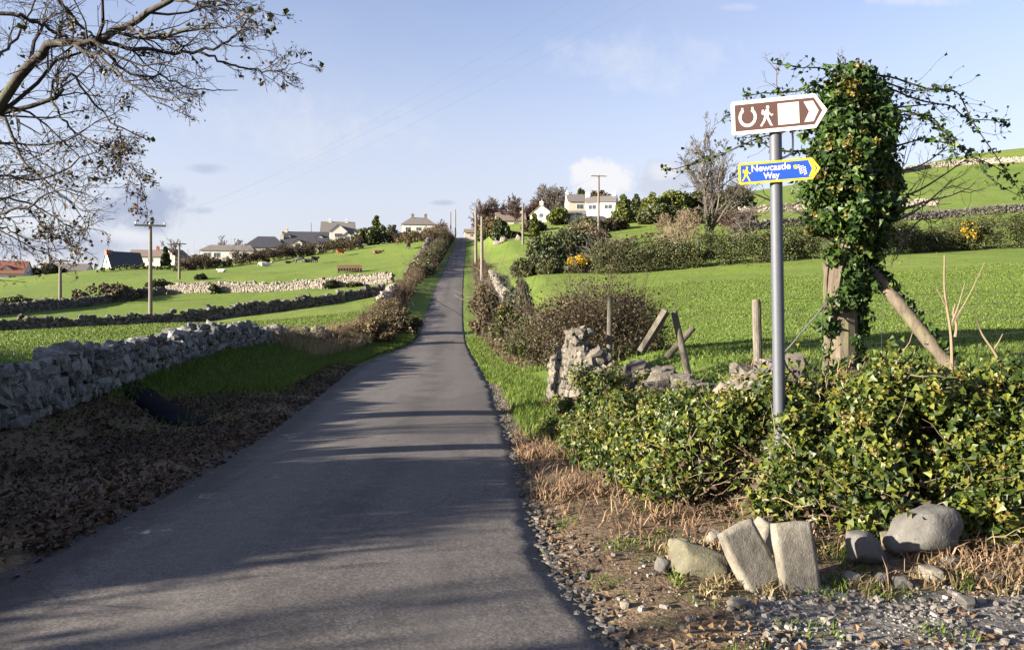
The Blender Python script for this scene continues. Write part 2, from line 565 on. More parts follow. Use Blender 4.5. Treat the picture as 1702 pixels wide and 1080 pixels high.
M['gravel_dark'] = rock_mat('dark_grit', [(0.1, (0.03, 0.028, 0.026)), (0.5, (0.085, 0.078, 0.07)), (0.9, (0.18, 0.165, 0.145))], 14.0, (0.2, 0.19, 0.17), 0.2, 0.3, 0.9, 0.85)
M['tan_leaf'] = leaf_mat('tan_leaf', [(0.0, (0.0675, 0.04125, 0.02475)), (0.5, (0.1575, 0.0975, 0.0525)), (0.85, (0.255, 0.165, 0.09)), (1.0, (0.36, 0.255, 0.15))], 0.7, 0.1)
M['galv'] = plain('galvanised_steel', (0.05829, 0.06653, 0.08356), 0.6, 0.2, 0.18, 30.0, 0.05)
M['steel_dark'] = plain('bracket_steel', (0.30, 0.30, 0.31), 0.5, 0.6, 0.15, 20)
M['sign_brown'] = plain('sign_brown', (0.054, 0.02592, 0.02088), 0.45, 0, 0.06, 14)
M['sign_white'] = plain('sign_white', (0.496, 0.488, 0.472), 0.45, 0, 0.03, 14)
M['sign_cream'] = plain('sign_cream', (0.48, 0.464, 0.408), 0.5, 0, 0.03, 14)
M['sign_blue'] = plain('sign_blue', (0.0045, 0.04125, 0.27), 0.4, 0, 0.05, 14)
M['sign_yellow'] = plain('sign_yellow', (0.44, 0.32, 0.0096), 0.45, 0, 0.04, 14)
M['render_white'] = plain('white_render', (0.4836, 0.4712, 0.4464), 0.85, 0, 0.05, 1.2)
M['render_cream'] = plain('cream_render', (0.429, 0.39, 0.325), 0.85, 0, 0.06, 1.2)
M['slate'] = plain('roof_slate', (0.0385, 0.0406, 0.049), 0.6, 0, 0.25, 4.0, 0.2)
M['roof_grey'] = plain('roof_grey_tile', (0.119, 0.1085, 0.1015), 0.75, 0, 0.2, 4.0, 0.2)
M['roof_brown'] = plain('roof_brown_tile', (0.14, 0.1085, 0.0875), 0.75, 0, 0.2, 4.0, 0.2)
M['roof_red'] = plain('roof_red_tile', (0.168, 0.0595, 0.0385), 0.75, 0, 0.2, 4.0, 0.2)
M['brick'] = plain('brick_red', (0.252, 0.084, 0.049), 0.85, 0, 0.2, 6.0)
M['glass'] = plain('window_glass', (0.05, 0.06, 0.075), 0.12, 0, 0.1, 2.0)
M['frame'] = plain('window_frame', (0.468, 0.4615, 0.4485), 0.6, 0, 0.03, 3.0)
M['black_hide'] = plain('black_hide', (0.016, 0.015, 0.015), 0.7, 0, 0.3, 2.0)
M['brown_hide'] = plain('brown_hide', (0.252, 0.091, 0.028), 0.7, 0, 0.2, 2.0)
M['dark_brown_hide'] = plain('dark_brown_hide', (0.12, 0.05, 0.025), 0.7, 0, 0.2, 2.0)
M['white_hide'] = plain('white_hide', (0.455, 0.429, 0.377), 0.8, 0, 0.1, 2.0)
M['rust'] = plain('rusty_steel', (0.10, 0.045, 0.028), 0.8, 0.2, 0.4, 6.0)
M['wire'] = plain('wire', (0.14, 0.14, 0.15), 0.5, 0.5, 0.1, 20)
M['rope'] = plain('stay_wire', (0.20, 0.20, 0.21), 0.6, 0.3, 0.5, 40)

# ------------------------------------------------------------------ the lie of the land
RD = np.array([-60, 0, 20, 33, 45, 57, 70, 83, 132, 200, 265, 285, 320, 420, 900.0])
RH = np.array([0, 0, 0.0, .12, .52, 1.65, 3.35, 5.4, 11.8, 21.4, 30.9, 32.3, 32.0, 27, 10.0])
ER_D = np.array([-60, 0, 2.5, 4.05, 5.0, 5.83, 8.4, 10.9, 19.9, 33, 45, 57, 83, 132, 265, 420, 900.0])
ER_X = np.array([9, 6.0, 1.25, .52, .33, .216, .089, -.008, -.466, -1.47, -2.58, -3.49, -5.08, -7.88, -15.0, -24, -54.])
EL_D = np.array([-60, 0, 3.0, 5.2, 9.1, 14.6, 22, 30, 36, 42, 47, 57, 83, 132, 265, 420, 900.0])
EL_X = np.array([-3.0, -3.1, -3.2, -3.34, -3.5, -4.09, -5.0, -6.0, -6.15, -5.85, -5.75, -6.5, -8.1, -10.9, -18.0, -27, -57.])
_fy = np.linspace(-60, 900, 9601)


def _sm(xs, ys, s):
    y = np.interp(_fy, xs, ys)
    out = y.copy()
    for _ in range(2):
        w = np.clip(0.045 * np.abs(_fy), s[0], s[1])
        c = np.concatenate([[0], np.cumsum(y) * 0.1])
        lo, hi = np.clip(_fy - w, -60, 900), np.clip(_fy + w, -60, 900)
        xs2 = np.concatenate([[-60.1], _fy])
        out = (np.interp(hi, xs2, c) - np.interp(lo, xs2, c)) / np.maximum(hi - lo, 1e-6)
        y = out
    e = np.abs(_fy) > 880
    out[e] = np.interp(_fy[e], xs, ys)
    out[:60] = ys[0]
    return out


_RH, _ER, _EL = _sm(RD, RH, (0.5, 9)), _sm(ER_D, ER_X, (0.25, 5)), _sm(EL_D, EL_X, (0.5, 4))
road_h = lambda y: np.interp(y, _fy, _RH)
edge_r = lambda y: np.interp(y, _fy, _ER)
edge_l = lambda y: np.interp(y, _fy, _EL)

CTRL_PIX = [
    # left fields: between roadside wall and the second wall
    (0, 574, 22), (-300, 570, 25), (300, 557, 32), (440, 543, 42), (0, 553, 60), (200, 545, 64), (400, 525, 71), (560, 505, 76), (640, 491, 80),
    (-400, 556, 55), (560, 545, 48),
    (0, 523, 80), (150, 508, 92), (270, 489, 105), (480, 483, 102), (640, 471, 98), (-300, 520, 85),
    (0, 505, 95), (100, 492, 105), (270, 468, 120), (450, 462, 118), (600, 452, 118),
    (0, 476, 150), (40, 465, 155), (150, 451, 170), (230, 443, 180), (320, 446, 180), (400, 438, 190), (490, 424, 205), (585, 412, 215), (680, 402, 232), (735, 396, 250),
    (-350, 482, 150), (520, 434, 165), (640, 428, 160), (-700, 500, 150),
    # left crest and behind
    (0, 474, 215), (150, 452, 240), (300, 440, 250), (480, 424, 265), (600, 408, 280), (700, 394, 300), (-350, 478, 220),
    # right: verge bank and field
    (1200, 575, 22), (1200, 500, 42), (1600, 545, 24), (1600, 480, 45), (1100, 600, 16.5), (1400, 600, 14), (1650, 590, 14), (1050, 452, 76), (1280, 432, 76), (1500, 419, 79), (1702, 411, 82), (900, 458, 76), (2000, 400, 85), (2000, 560, 24),
    (850, 441, 110), (850, 408, 150), (1060, 405, 130), (1250, 395, 118), (1500, 372, 138), (1702, 352, 142), (2000, 330, 150),
    (1000, 366, 185), (860, 372, 190), (1100, 362, 180), (1240, 348, 178), (1500, 318, 190), (1702, 300, 200), (800, 392, 240), (2000, 280, 210),
    (1340, 312, 230), (1560, 272, 300), (1600, 259, 310), (1702, 246, 310), (1480, 280, 300), (1250, 318, 290), (1100, 340, 280), (1020, 350, 260), (900, 362, 270), (2000, 215, 330),
]
CTRL = [pix(*c) for c in CTRL_PIX]
CTRL += [np.array(c, float) for c in [
    (-8.4, 6, .10), (-8.4, 10, .12), (-8.6, 14, .2), (-9.0, 19, .5), (-9.6, 26, .85), (-9.6, 33, 1.0), (-9.0, 40, 1.0),
    (-10.5, 6, .8), (-10.5, 14, .95), (-16, 0, .8), (-16, -20, .6), (-30, 5, .9), (-30, -30, .4), (-5, -20, 0), (-5, -50, 0), (3, 0, 0), (6, 3, 0.0), (12, 3, 0.1), (20, -20, 0.1), (40, -30, .3),
    (4, 10, .85), (8, 9.5, .95), (14, 9, 1.0), (30, 10, 1.4), (60, 20, 3.0), (-70, 20, .8), (2.8, 13, .85), (.9, 20, .7), (-.4, 33, 1.0), (-1.3, 45, 1.6), (-2.2, 57, 2.7),
    (-100, 400, 22), (-250, 420, 12), (0, 420, 36), (150, 430, 62), (350, 430, 85), (-300, 200, 6), (-300, 0, 0), (300, 0, 8), (300, 200, 55), (-300, -60, 0), (300, -60, 0),
    (-400, 700, -20), (0, 750, 10), (400, 700, 60), (-120, 600, 5), (120, 600, 45)]]
CTRL = np.array(CTRL)


def _rbf_fit(P, c=5.0, lam=0.02):
    X = P[:, :2]
    n = len(X)
    D = np.sqrt(((X[:, None] - X[None]) ** 2).sum(-1) + c * c)
    A = np.zeros((n + 3, n + 3))
    A[:n, :n] = D - lam * np.eye(n) * -1 * -1
    A[:n, n] = 1
    A[:n, n + 1:] = X
    A[n:, :n] = A[:n, n:].T
    b = np.concatenate([P[:, 2], np.zeros(3)])
    return X, np.linalg.solve(A, b), c


_RBF = _rbf_fit(CTRL)


def rbf(x, y):
    x = np.asarray(x, float).ravel()
    y = np.asarray(y, float).ravel()
    X, w, c = _RBF
    out = np.empty(len(x))
    for i in range(0, len(x), 20000):
        a, b = x[i:i + 20000, None], y[i:i + 20000, None]
        D = np.sqrt((a - X[None, :, 0]) ** 2 + (b - X[None, :, 1]) ** 2 + c * c)
        out[i:i + 20000] = D @ w[:-3] + w[-3] + w[-2] * a[:, 0] + w[-1] * b[:, 0]
    return out


# top line of the ivy-covered bank at the junction: field side is higher
BANK = np.array([(0.55, 22), (0.95, 17), (1.15, 14.2), (1.45, 12), (1.75, 10), (1.95, 8.2), (2.35, 7.0), (3.2, 6.55), (4.5, 6.45), (6, 6.35), (9, 6.2), (14, 5.6), (22, 3)], float)


def bank_sd(x, y):
    """signed distance to the bank line, positive on the field side (right / behind)"""
    x = np.asarray(x, float)
    y = np.asarray(y, float)
    best = np.full(x.shape, 1e9)
    sg = np.ones(x.shape)
    for (x0, y0), (x1, y1) in zip(BANK[:-1], BANK[1:]):
        dx, dy = x1 - x0, y1 - y0
        L2 = dx * dx + dy * dy
        t = np.clip(((x - x0) * dx + (y - y0) * dy) / L2, 0, 1)
        ex, ey = x - x0 - t * dx, y - y0 - t * dy
        d = ex * ex + ey * ey
        cr = dx * ey - dy * ex
        m = d < best
        best = np.where(m, d, best)
        sg = np.where(m, np.sign(cr), sg)
    return np.sqrt(best) * sg


def H(x, y):
    x = np.asarray(x, float)
    y = np.asarray(y, float)
    sh = x.shape
    xr, yr = x.ravel(), y.ravel()
    z = rbf(xr, yr)
    # junction bank
    near = (yr < 26) & (xr > -1) & (xr < 24)
    if near.any():
        xn, yn = xr[near], yr[near]
        sd = bank_sd(xn, yn)
        up = sstep(sd, -0.75, 0.35)
        low = 0.02 + 0.10 * sstep(sd, -2.5, -0.5)
        zz = low + (np.maximum(z[near], 0.85) + 0.1 - low) * up
        k = sstep(yn, 26, 18) if False else 1 - sstep(yn, 17, 25)
        z[near] = z[near] * (1 - k) + zz * k
    # road corridor
    h = road_h(yr)
    er, el = edge_r(yr), edge_l(yr)
    dr, dl = xr - er, el - xr
    bw = np.clip(1.2 + 0.05 * np.abs(yr), 1.2, 6)
    tr = sstep(dr, 0.15, bw * 1.4 + 1.0)
    tl = sstep(dl, 0.1, bw + 1.6)
    t = np.where(dr > 0, tr, np.where(dl > 0, tl, 0))
    verge = np.where(dr > 0, sstep(dr, 0.0, 0.5), sstep(dl, 0.0, 0.5)) * 0.05 * (1 - t)
    z = (h + verge) * (1 - t) + z * t
    inside = np.minimum(-dr, -dl)
    z = z - 0.10 * sstep(inside, 0.0, 0.3)
    far = np.clip(np.hypot(xr, yr) / 60, 0, 1)
    nz = fnoise(xr * 0.9, yr * 0.9) * 0.07 + fnoise(xr * 0.11 + 9, yr * 0.11) * 0.5 * far
    z = z + nz * np.clip(np.maximum(dr, dl) * 0.8, 0, 1)
    return z.reshape(sh)


def gz(x, y):
    return float(H(np.array([x]), np.array([y]))[0])


_ds = np.concatenate([np.linspace(3, 60, 1500), np.linspace(60, 420, 2500)])


def hit(u, v, dmin=3.0):
    """where the ray through a photograph pixel meets the ground"""
    d = _ds[_ds >= dmin]
    x, z = (u - 851) / F * d, EYE - (v - 540) / F * d
    g = H(x, d)
    k = np.nonzero(z < g)[0]
    i = k[0] if len(k) else len(d) - 1
    return np.array([x[i], d[i], g[i]])


def grow_axis(start, end, step0, ratio):
    out, s = [start], step0
    while out[-1] < end:
        out.append(out[-1] + s)
        s *= ratio
    return out


_s = np.arange(-9.5, 11.01, 0.15)
_g = np.array(grow_axis(0.17, 420, 0.17, 1.075))
S_AX = np.concatenate([-9.5 - _g[::-1], _s, 11.0 + _g])
Y_AX = np.array([-60, -45, -34, -26, -20, -15, -11, -8, -6, -4, -2.5, -1, 0, 1, 1.6] + list(np.arange(2.0, 17, 0.13)) + grow_axis(17, 760, 0.14, 1.028))
road_c = lambda y: 0.5 * (edge_l(y) + edge_r(y))

YY, SS = np.meshgrid(Y_AX, S_AX, indexing='ij')
XX = SS + road_c(YY)
ZZ = H(XX, YY)
gm = G()
ny, ns = YY.shape
ix = np.arange(ny * ns).reshape(ny, ns)
gm.add(np.stack([XX, YY, ZZ], -1).reshape(-1, 3), np.stack([ix[:-1, :-1], ix[:-1, 1:], ix[1:, 1:], ix[1:, :-1]], -1).reshape(-1, 4))


def ground_masks(x, y):
    """R leaf litter and bare soil, G gravel, B dry straw, A shorter brighter grass"""
    dr, dl = x - edge_r(y), edge_l(y) - x
    soil = np.zeros_like(x)
    # under the left wall: leaf litter thinning to grass beyond y = 18
    lit = (x < edge_l(y) + .3) * (x > -9.2) * (1 - sstep(y + (x + 4.2) * -1.1, 19, 23))
    lit = np.maximum(lit, (dl > -.3) * (dl < 0.75) * (1 - sstep(y, 28, 34)))
    soil = np.maximum(soil, lit)
    sd = np.where((y < 26) & (x > -2) & (x < 24), bank_sd(x, y), 9)
    jn = (dr > -.3) * (sd < 0.5) * (1 - sstep(y + 0.9 * (x - 1), 9.5, 12.0))
    soil = np.maximum(soil, jn)
    soil = np.maximum(soil, (dr > -.3) * (dr < .22) * (y < 22))
    wallfoot = (np.abs(sd) < 0.5) * (y < 17) * 0.7
    soil = np.maximum(soil, wallfoot)
    gravel = (x > 0.3) * (sd < -0.55) * (1 - sstep(y - 0.12 * x + .5 * fnoise(x * 1.5, y * 1.5), 4.1, 5.0)) * sstep(x, 0.8, 1.7)
    gravel = np.maximum(gravel, (y < 2.5) * (x > 1))
    dry = 0.30 * sstep(fnoise(x * 0.06, y * 0.06), 0.05, 0.3) * (y > 20)
    rough = (dr > 0.6) * (dr < 5.0) * sstep(y, 30, 45) * (y < 260)
    dry = np.maximum(dry, rough * 0.28)
    lush = np.clip(((dl > 0) & (dl < 2.0)) | ((dr > 0) & (dr < 2.6)), 0, 1) * 1.0
    return np.stack([soil, gravel, np.clip(dry, 0, 1), lush], -1)


def ground_material():
    m, N = mat('ground')
    pos = N.n('ShaderNodeNewGeometry').outputs['Position']
    at = N.n('ShaderNodeAttribute', attribute_name='cover')
    sp = N.n('ShaderNodeSeparateColor', {0: at.outputs['Color']}).outputs
    lush = at.outputs['Alpha']
    n_f = N.noise(pos, 38.0, 3, 0.7)
    n_m = N.noise(pos, 4.0, 4, 0.6)
    n_l = N.noise(pos, 0.35, 4, 0.6)
    n_x = N.noise(pos, 0.05, 3, 0.55)
    f = N.math('ADD', N.math('MULTIPLY', n_m, 0.45), N.math('MULTIPLY', n_l, 0.55))
    f = N.math('ADD', f, N.math('MULTIPLY', N.math('SUBTRACT', n_x, 0.5), 0.5))
    grass = N.ramp(f, [(0.30, (0.06642, 0.1114, 0.01598)), (0.48, (0.09209, 0.1451, 0.02042)), (0.60, (0.1132, 0.1637, 0.02664)), (0.72, (0.1396, 0.1729, 0.04262))])
    stripe = N.noise(N.n('ShaderNodeMapping', {'Vector': pos, 'Scale': (0.25, 1.6, 1.0)}).outputs[0], 1.0, 4, 0.65)
    grass = N.mix(N.math('MULTIPLY', N.smooth(stripe, 0.48, 0.66), 0.6), grass, (0.118, 0.116, 0.04, 1))
    tuft = N.noise(pos, 1.3, 6, 0.8)
    grass = N.mix(N.math('MULTIPLY', N.smooth(tuft, 0.53, 0.64), 0.55), grass, (0.046, 0.063, 0.013, 1))
    grass = N.mix(N.math('MULTIPLY', lush, 0.6), grass, N.ramp(n_m, [(0.3, (0.045, 0.078, 0.011)), (0.7, (0.08, 0.125, 0.018))]))
    straw = N.ramp(n_m, [(0.3, (0.10, 0.09, 0.033)), (0.7, (0.17, 0.145, 0.07))])
    e = N.math('SUBTRACT', N.math('ADD', sp[2], N.math('MULTIPLY', n_m, 0.8)), 0.4)
    grass = N.mix(N.math('MULTIPLY', N.smooth(e, 0.15, 0.6), 0.8), grass, straw)
    soil = N.ramp(N.noise(pos, 22.0, 5, 0.7), [(0.3, (0.042, 0.031, 0.021)), (0.5, (0.118, 0.085, 0.055)), (0.68, (0.225, 0.165, 0.108))])
    moss = N.smooth(N.noise(pos, 2.6, 4, 0.6), 0.53, 0.64)
    soil = N.mix(N.math('MULTIPLY', moss, 0.35), soil, (0.075, 0.095, 0.022, 1))
    es = N.math('ADD', sp[0], N.math('MULTIPLY', N.math('SUBTRACT', n_m, 0.5), 0.9))
    c = N.mix(N.smooth(es, 0.35, 0.6), grass, soil)
    vor = N.n('ShaderNodeTexVoronoi', {'Vector': pos, 'Scale': 42.0, 'Randomness': 1.0})
    gr = N.ramp(N.n('ShaderNodeSeparateColor', {0: vor.outputs['Color']}).outputs[0], [(0.0, (0.07, 0.07, 0.067)), (0.6, (0.135, 0.13, 0.125)), (1.0, (0.23, 0.225, 0.21))])
    gr = N.mix(N.smooth(N.noise(pos, 6.0, 4, 0.6), 0.5, 0.66), gr, (0.085, 0.07, 0.05, 1))
    eg = N.math('ADD', sp[1], N.math('MULTIPLY', N.math('SUBTRACT', n_m, 0.5), 0.9))
    c = N.mix(N.smooth(eg, 0.4, 0.62), c, gr)
    hgt = N.math('ADD', N.math('MULTIPLY', n_f, 0.5), N.math('MULTIPLY', n_m, 1.0))
    b = N.n('ShaderNodeBump', {'Strength': 0.7, 'Distance': 0.06, 'Height': hgt})
    bs = N.n('ShaderNodeBsdfPrincipled', {'Base Color': c, 'Roughness': 0.95, 'Specular IOR Level': 0.15, 'Normal': b.outputs[0]})
    return finish(m, N, bs.outputs[0])


me = gm.mesh('ground', ground_material(), smooth=True)
ca = me.color_attributes.new('cover', 'FLOAT_COLOR', 'POINT')
ca.data.foreach_set('color', ground_masks(XX.ravel(), YY.ravel()).astype(np.float32).ravel())
K(link('ground', me), 'structure')


def road_material():
    m, N = mat('asphalt')
    pos = N.n('ShaderNodeNewGeometry').outputs['Position']
    at = N.n('ShaderNodeAttribute', attribute_name='cover')
    sp = N.n('ShaderNodeSeparateColor', {0: at.outputs['Color']}).outputs
    agg = N.n('ShaderNodeTexVoronoi', {'Vector': pos, 'Scale': 75.0})
    a = N.n('ShaderNodeSeparateColor', {0: agg.outputs['Color']}).outputs[0]
    n1 = N.noise(pos, 1.1, 5, 0.6)
    n2 = N.noise(pos, 9.0, 5, 0.65)
    st = N.noise(N.n('ShaderNodeMapping', {'Vector': pos, 'Scale': (2.4, 0.16, 1)}).outputs[0], 1.0, 4, 0.6)
    c = N.ramp(N.math('ADD', N.math('MULTIPLY', a, 0.5), N.math('MULTIPLY', n2, 0.5)), [(0.15, (0.04543, 0.0413, 0.03965)), (0.5, (0.08673, 0.0793, 0.07517)), (0.85, (0.1528, 0.1404, 0.1305))])
    c = N.mix(N.math('MULTIPLY', N.smooth(st, 0.45, 0.68), 0.38), c, (0.042, 0.039, 0.038, 1))
    c = N.mix(N.math('MULTIPLY', N.smooth(n1, 0.5, 0.68), 0.3), c, (0.044, 0.041, 0.040, 1))
    c = N.mix(N.math('MULTIPLY', N.math('MULTIPLY', sp[2], N.smooth(n1, .3, .6)), .35), c, (0.120, 0.110, 0.104, 1))
    c = N.mix(N.math('MULTIPLY', N.math('MULTIPLY', at.outputs['Alpha'], N.smooth(N.noise(pos, .8, 4, .6), .42, .6)), .55), c, (0.034, 0.032, 0.030, 1))
    pt = N.n('ShaderNodeTexVoronoi', {'Vector': N.n('ShaderNodeMapping', {'Vector': pos, 'Scale': (.55, .14, 1)}).outputs[0], 'Scale': 1.0})
    c = N.mix(N.math('MULTIPLY', N.math('GREATER_THAN', N.n('ShaderNodeSeparateColor', {0: pt.outputs['Color']}).outputs[0], .80), .30), c, (0.038, 0.036, 0.035, 1))
    # worn gutter: dark, damp silt along the edges
    ed = N.math('ADD', sp[0], N.math('MULTIPLY', N.math('SUBTRACT', n2, 0.5), 0.8))
    wet = N.smooth(ed, 0.35, 0.75)
    c = N.mix(N.math('MULTIPLY', wet, 0.8), c, (0.018, 0.016, 0.015, 1))
    grit = N.smooth(N.noise(pos, 60.0, 2, 0.6), 0.62, 0.70)
    c = N.mix(N.math('MULTIPLY', N.math('MULTIPLY', grit, sp[0]), 0.5), c, (0.26, 0.24, 0.21, 1))
    ck = N.n('ShaderNodeTexVoronoi', {'Vector': N.n('ShaderNodeMixRGB', {0: 0.12, 1: pos, 2: N.noise(pos, 2.5, 4, 0.6, out=1)}).outputs[0], 'Scale': 0.62}, feature='DISTANCE_TO_EDGE').outputs['Distance']
    crk = N.math('MULTIPLY', N.math('LESS_THAN', ck, 0.006), N.smooth(N.noise(pos, 0.5, 2, 0.5), 0.52, 0.62))
    c = N.mix(N.math('MULTIPLY', crk, 0.55), c, (0.03, 0.028, 0.027, 1))
    pud = N.math('MULTIPLY', N.smooth(N.noise(pos, 2.3, 5, 0.7), 0.60, 0.70), sp[1])
    rough = N.math('SUBTRACT', 0.9, N.math('MULTIPLY', pud, 0.62))
    c = N.mix(N.math('MULTIPLY', pud, 0.6), c, (0.02, 0.02, 0.02, 1))
    hh = N.math('ADD', N.math('MULTIPLY', a, 0.55), n2)
    b = N.n('ShaderNodeBump', {'Strength': N.math('SUBTRACT', 0.5, N.math('MULTIPLY', pud, 0.48)), 'Distance': 0.012, 'Height': hh})
    bs = N.n('ShaderNodeBsdfPrincipled', {'Base Color': c, 'Roughness': rough, 'Specular IOR Level': 0.3, 'Normal': b.outputs[0]})
    return finish(m, N, bs.outputs[0])


yr = Y_AX[(Y_AX > -59) & (Y_AX < 400)]
yr = np.sort(np.concatenate([yr, np.arange(2.0, 17, 0.13) + 0.065]))
t = np.linspace(0, 1, 41)
el, er = edge_l(yr), edge_r(yr)
amp = np.where(yr < 40, 1.0, 0.3)
el = el + amp * fnoise(yr * 0.9, yr * 0 + 3.3, 4) * 0.55
er = er + amp * (fnoise(yr * 1.1, yr * 0 + 8.1, 4) * 0.22 + fnoise(yr * 5, yr * 0 + 1.1, 3) * 0.13)
RX = el[:, None] * (1 - t) + er[:, None] * t
RY = np.repeat(yr[:, None], len(t), 1)
camber = 0.05 * (1 - (2 * t - 1) ** 2)
RZ = road_h(RY) + camber[None] + 0.004 + 0.01 * fnoise(RX * 0.7, RY * 0.7)
edge_drop = np.zeros_like(t)
RZ[:, 0] -= 0.03
RZ[:, -1] -= 0.045
RX[:, 0] -= 0.02
RX[:, -1] += 0.02
RX[:, 1] = RX[:, 0] + 0.03
RX[:, -2] = RX[:, -1] - 0.03
gr_ = G()
ix = np.arange(RX.size).reshape(RX.shape)
gr_.add(np.stack([RX, RY, RZ], -1).reshape(-1, 3), np.stack([ix[:-1, :-1], ix[:-1, 1:], ix[1:, 1:], ix[1:, :-1]], -1).reshape(-1, 4))
me = gr_.mesh('road', road_material(), smooth=True)
ca = me.color_attributes.new('cover', 'FLOAT_COLOR', 'POINT')
dl_ = RX - el[:, None]
dr_ = er[:, None] - RX
gut = np.maximum(1 - dl_ / np.where(RY < 34, 1.1, 0.35), 0.45 * (1 - dr_ / 0.22))
pud = (dl_ > 0.15) * (dl_ < 1.1) * (RY > 6) * (RY < 17)
ca.data.foreach_set('color', np.stack([np.clip(gut, 0, 1), pud, np.clip(np.exp(-((dr_ - .85) / .30) ** 2) + np.exp(-((dr_ - 2.35) / .30) ** 2), 0, 1), np.exp(-((dr_ - 1.6) / .28) ** 2)], -1).astype(np.float32).ravel())
K(link('road', me), 'structure')

# ------------------------------------------------------------------ dry stone walls


def dry_wall(name, pts, h, material, label, cat='stone wall', size=0.26, thick=0.5, cope=1.0, group=None, base=None, sag=0.12, both=True, ragged=0.5):
    """pts [(x, y)...]; stones laid in broken courses over a dark core; h number or function of t"""
    p = np.asarray(pts, float)
    seg = np.hypot(*np.diff(p, axis=0).T)
    cum = np.concatenate([[0], np.cumsum(seg)])
    L = cum[-1]
    at = lambda s: np.stack([np.interp(s, cum, p[:, 0]), np.interp(s, cum, p[:, 1])], -1)
    hf = h if callable(h) else (lambda q: np.full_like(q, h))
    root = empty(name, (p[0, 0], p[0, 1], gz(*p[0])))
    T(root, label, cat, group)
    o = np.array(root.location)
    # core
    n = max(8, int(L / 0.8))
    s = np.linspace(0.12, L - 0.12, n)
    c = at(s)
    d = unit(np.gradient(c, axis=0))
    nr = np.stack([d[:, 1], -d[:, 0]], -1)
    g0 = H(c[:, 0], c[:, 1]) - 0.25
    g1 = H(c[:, 0], c[:, 1]) + hf(s / L) * 0.84
    k = thick * 0.5 * 0.74
    V = np.stack([np.column_stack([c + nr * k * w, zz]) for w, zz in ((1, g0), (-1, g0), (-0.8, g1), (0.8, g1))], 1) - o
    i = np.arange(n - 1)[:, None] * 4
    g = G()
    Fq = np.concatenate([i + np.array([[a, b, b + 4, a + 4]]) for a, b in ((0, 1), (1, 2), (2, 3), (3, 0))])
    g.add(V.reshape(-1, 3), Fq)
    e = (n - 1) * 4
    g.add(V.reshape(-1, 3), [[3, 2, 1, 0], [e, e + 1, e + 2, e + 3]])
    g.build('core', M['core'], root)
    # stones
    g = G()
    C, S, R = [], [], []
    for side in ((1, -1) if both else (1,)):
        z = 0.0
        hm = float(np.max(hf(np.linspace(0, 1, 50))))
        row = 0
        while z < hm - 0.02:
            ch = size * rng.uniform(0.5, 0.8)
            m = int(L / (size * 0.86)) + 1
            gp = size * rng.uniform(0.45, 1.45, m * 2)
            ss = np.cumsum(gp) - gp / 2
            gp = gp[ss < L]
            ss = ss[ss < L]
            cc = at(ss)
            dd = unit(at(np.minimum(ss + 0.2, L)) - at(np.maximum(ss - 0.2, 0)))
            nn = np.stack([dd[:, 1], -dd[:, 0]], -1)
            top = hf(ss / L) + 0.16 * ragged * (vnoise(ss * 1.3, ss * 0 + 3 * side) - 0.5) * 2
            keep = (z + ch * 0.5) < top
            lean = (1 - 0.25 * z / hm)
            off = side * (thick * 0.5 - size * 0.24) * lean + rng.normal(size=len(ss)) * size * 0.07
            xy = cc + nn * off[:, None]
            zz = H(cc[:, 0], cc[:, 1]) + z + ch * 0.5 + rng.normal(size=len(ss)) * size * 0.09 - 0.06
            sz = np.stack([gp * rng.uniform(0.40, 0.52, len(ss)), size * rng.uniform(0.28, 0.42, len(ss)), ch * rng.uniform(0.40, 0.60, len(ss))], -1)
            ang = np.arctan2(dd[:, 1], dd[:, 0])
            rr = rotz(ang + rng.normal(size=len(ss)) * 0.2) @ roty(rng.normal(size=len(ss)) * 0.30) @ rotx(rng.normal(size=len(ss)) * 0.2)
            C.append(np.column_stack([xy, zz])[keep])
            S.append(sz[keep])
            R.append(rr[keep])
            z += ch * 0.88
            row += 1
    # cope of larger loose stones
    m = int(L / (size * 0.62) * cope)
    ss = np.sort(rng.uniform(0, L, m))
    cc = at(ss)
    dd = unit(at(np.minimum(ss + 0.2, L)) - at(np.maximum(ss - 0.2, 0)))
    nn = np.stack([dd[:, 1], -dd[:, 0]], -1)
    top = hf(ss / L) + 0.16 * ragged * (vnoise(ss * 1.3, ss * 0 + 3) - 0.5) * 2
    xy = cc + nn * (rng.uniform(-0.36, 0.36, m) * thick)[:, None]
    zz = H(cc[:, 0], cc[:, 1]) + top - size * 0.12 + rng.normal(size=m) * size * 0.16
    k = rng.uniform(0.6, 1.15, m)
    sz = np.stack([size * k * rng.uniform(0.4, 0.75, m), size * k * rng.uniform(0.35, 0.6, m), size * k * rng.uniform(0.22, 0.45, m)], -1)
    rr = rotz(rng.uniform(0, 6.28, m)) @ roty(rng.normal(size=m) * 0.35) @ rotx(rng.normal(size=m) * 0.35)
    C.append(np.column_stack([xy, zz]))
    S.append(sz)
    R.append(rr)
    C, S, R = np.concatenate(C) - o, np.concatenate(S), np.concatenate(R)
    stones(g, C, S, R, 0.14)
    g.build('stonework', material, root)
    return root


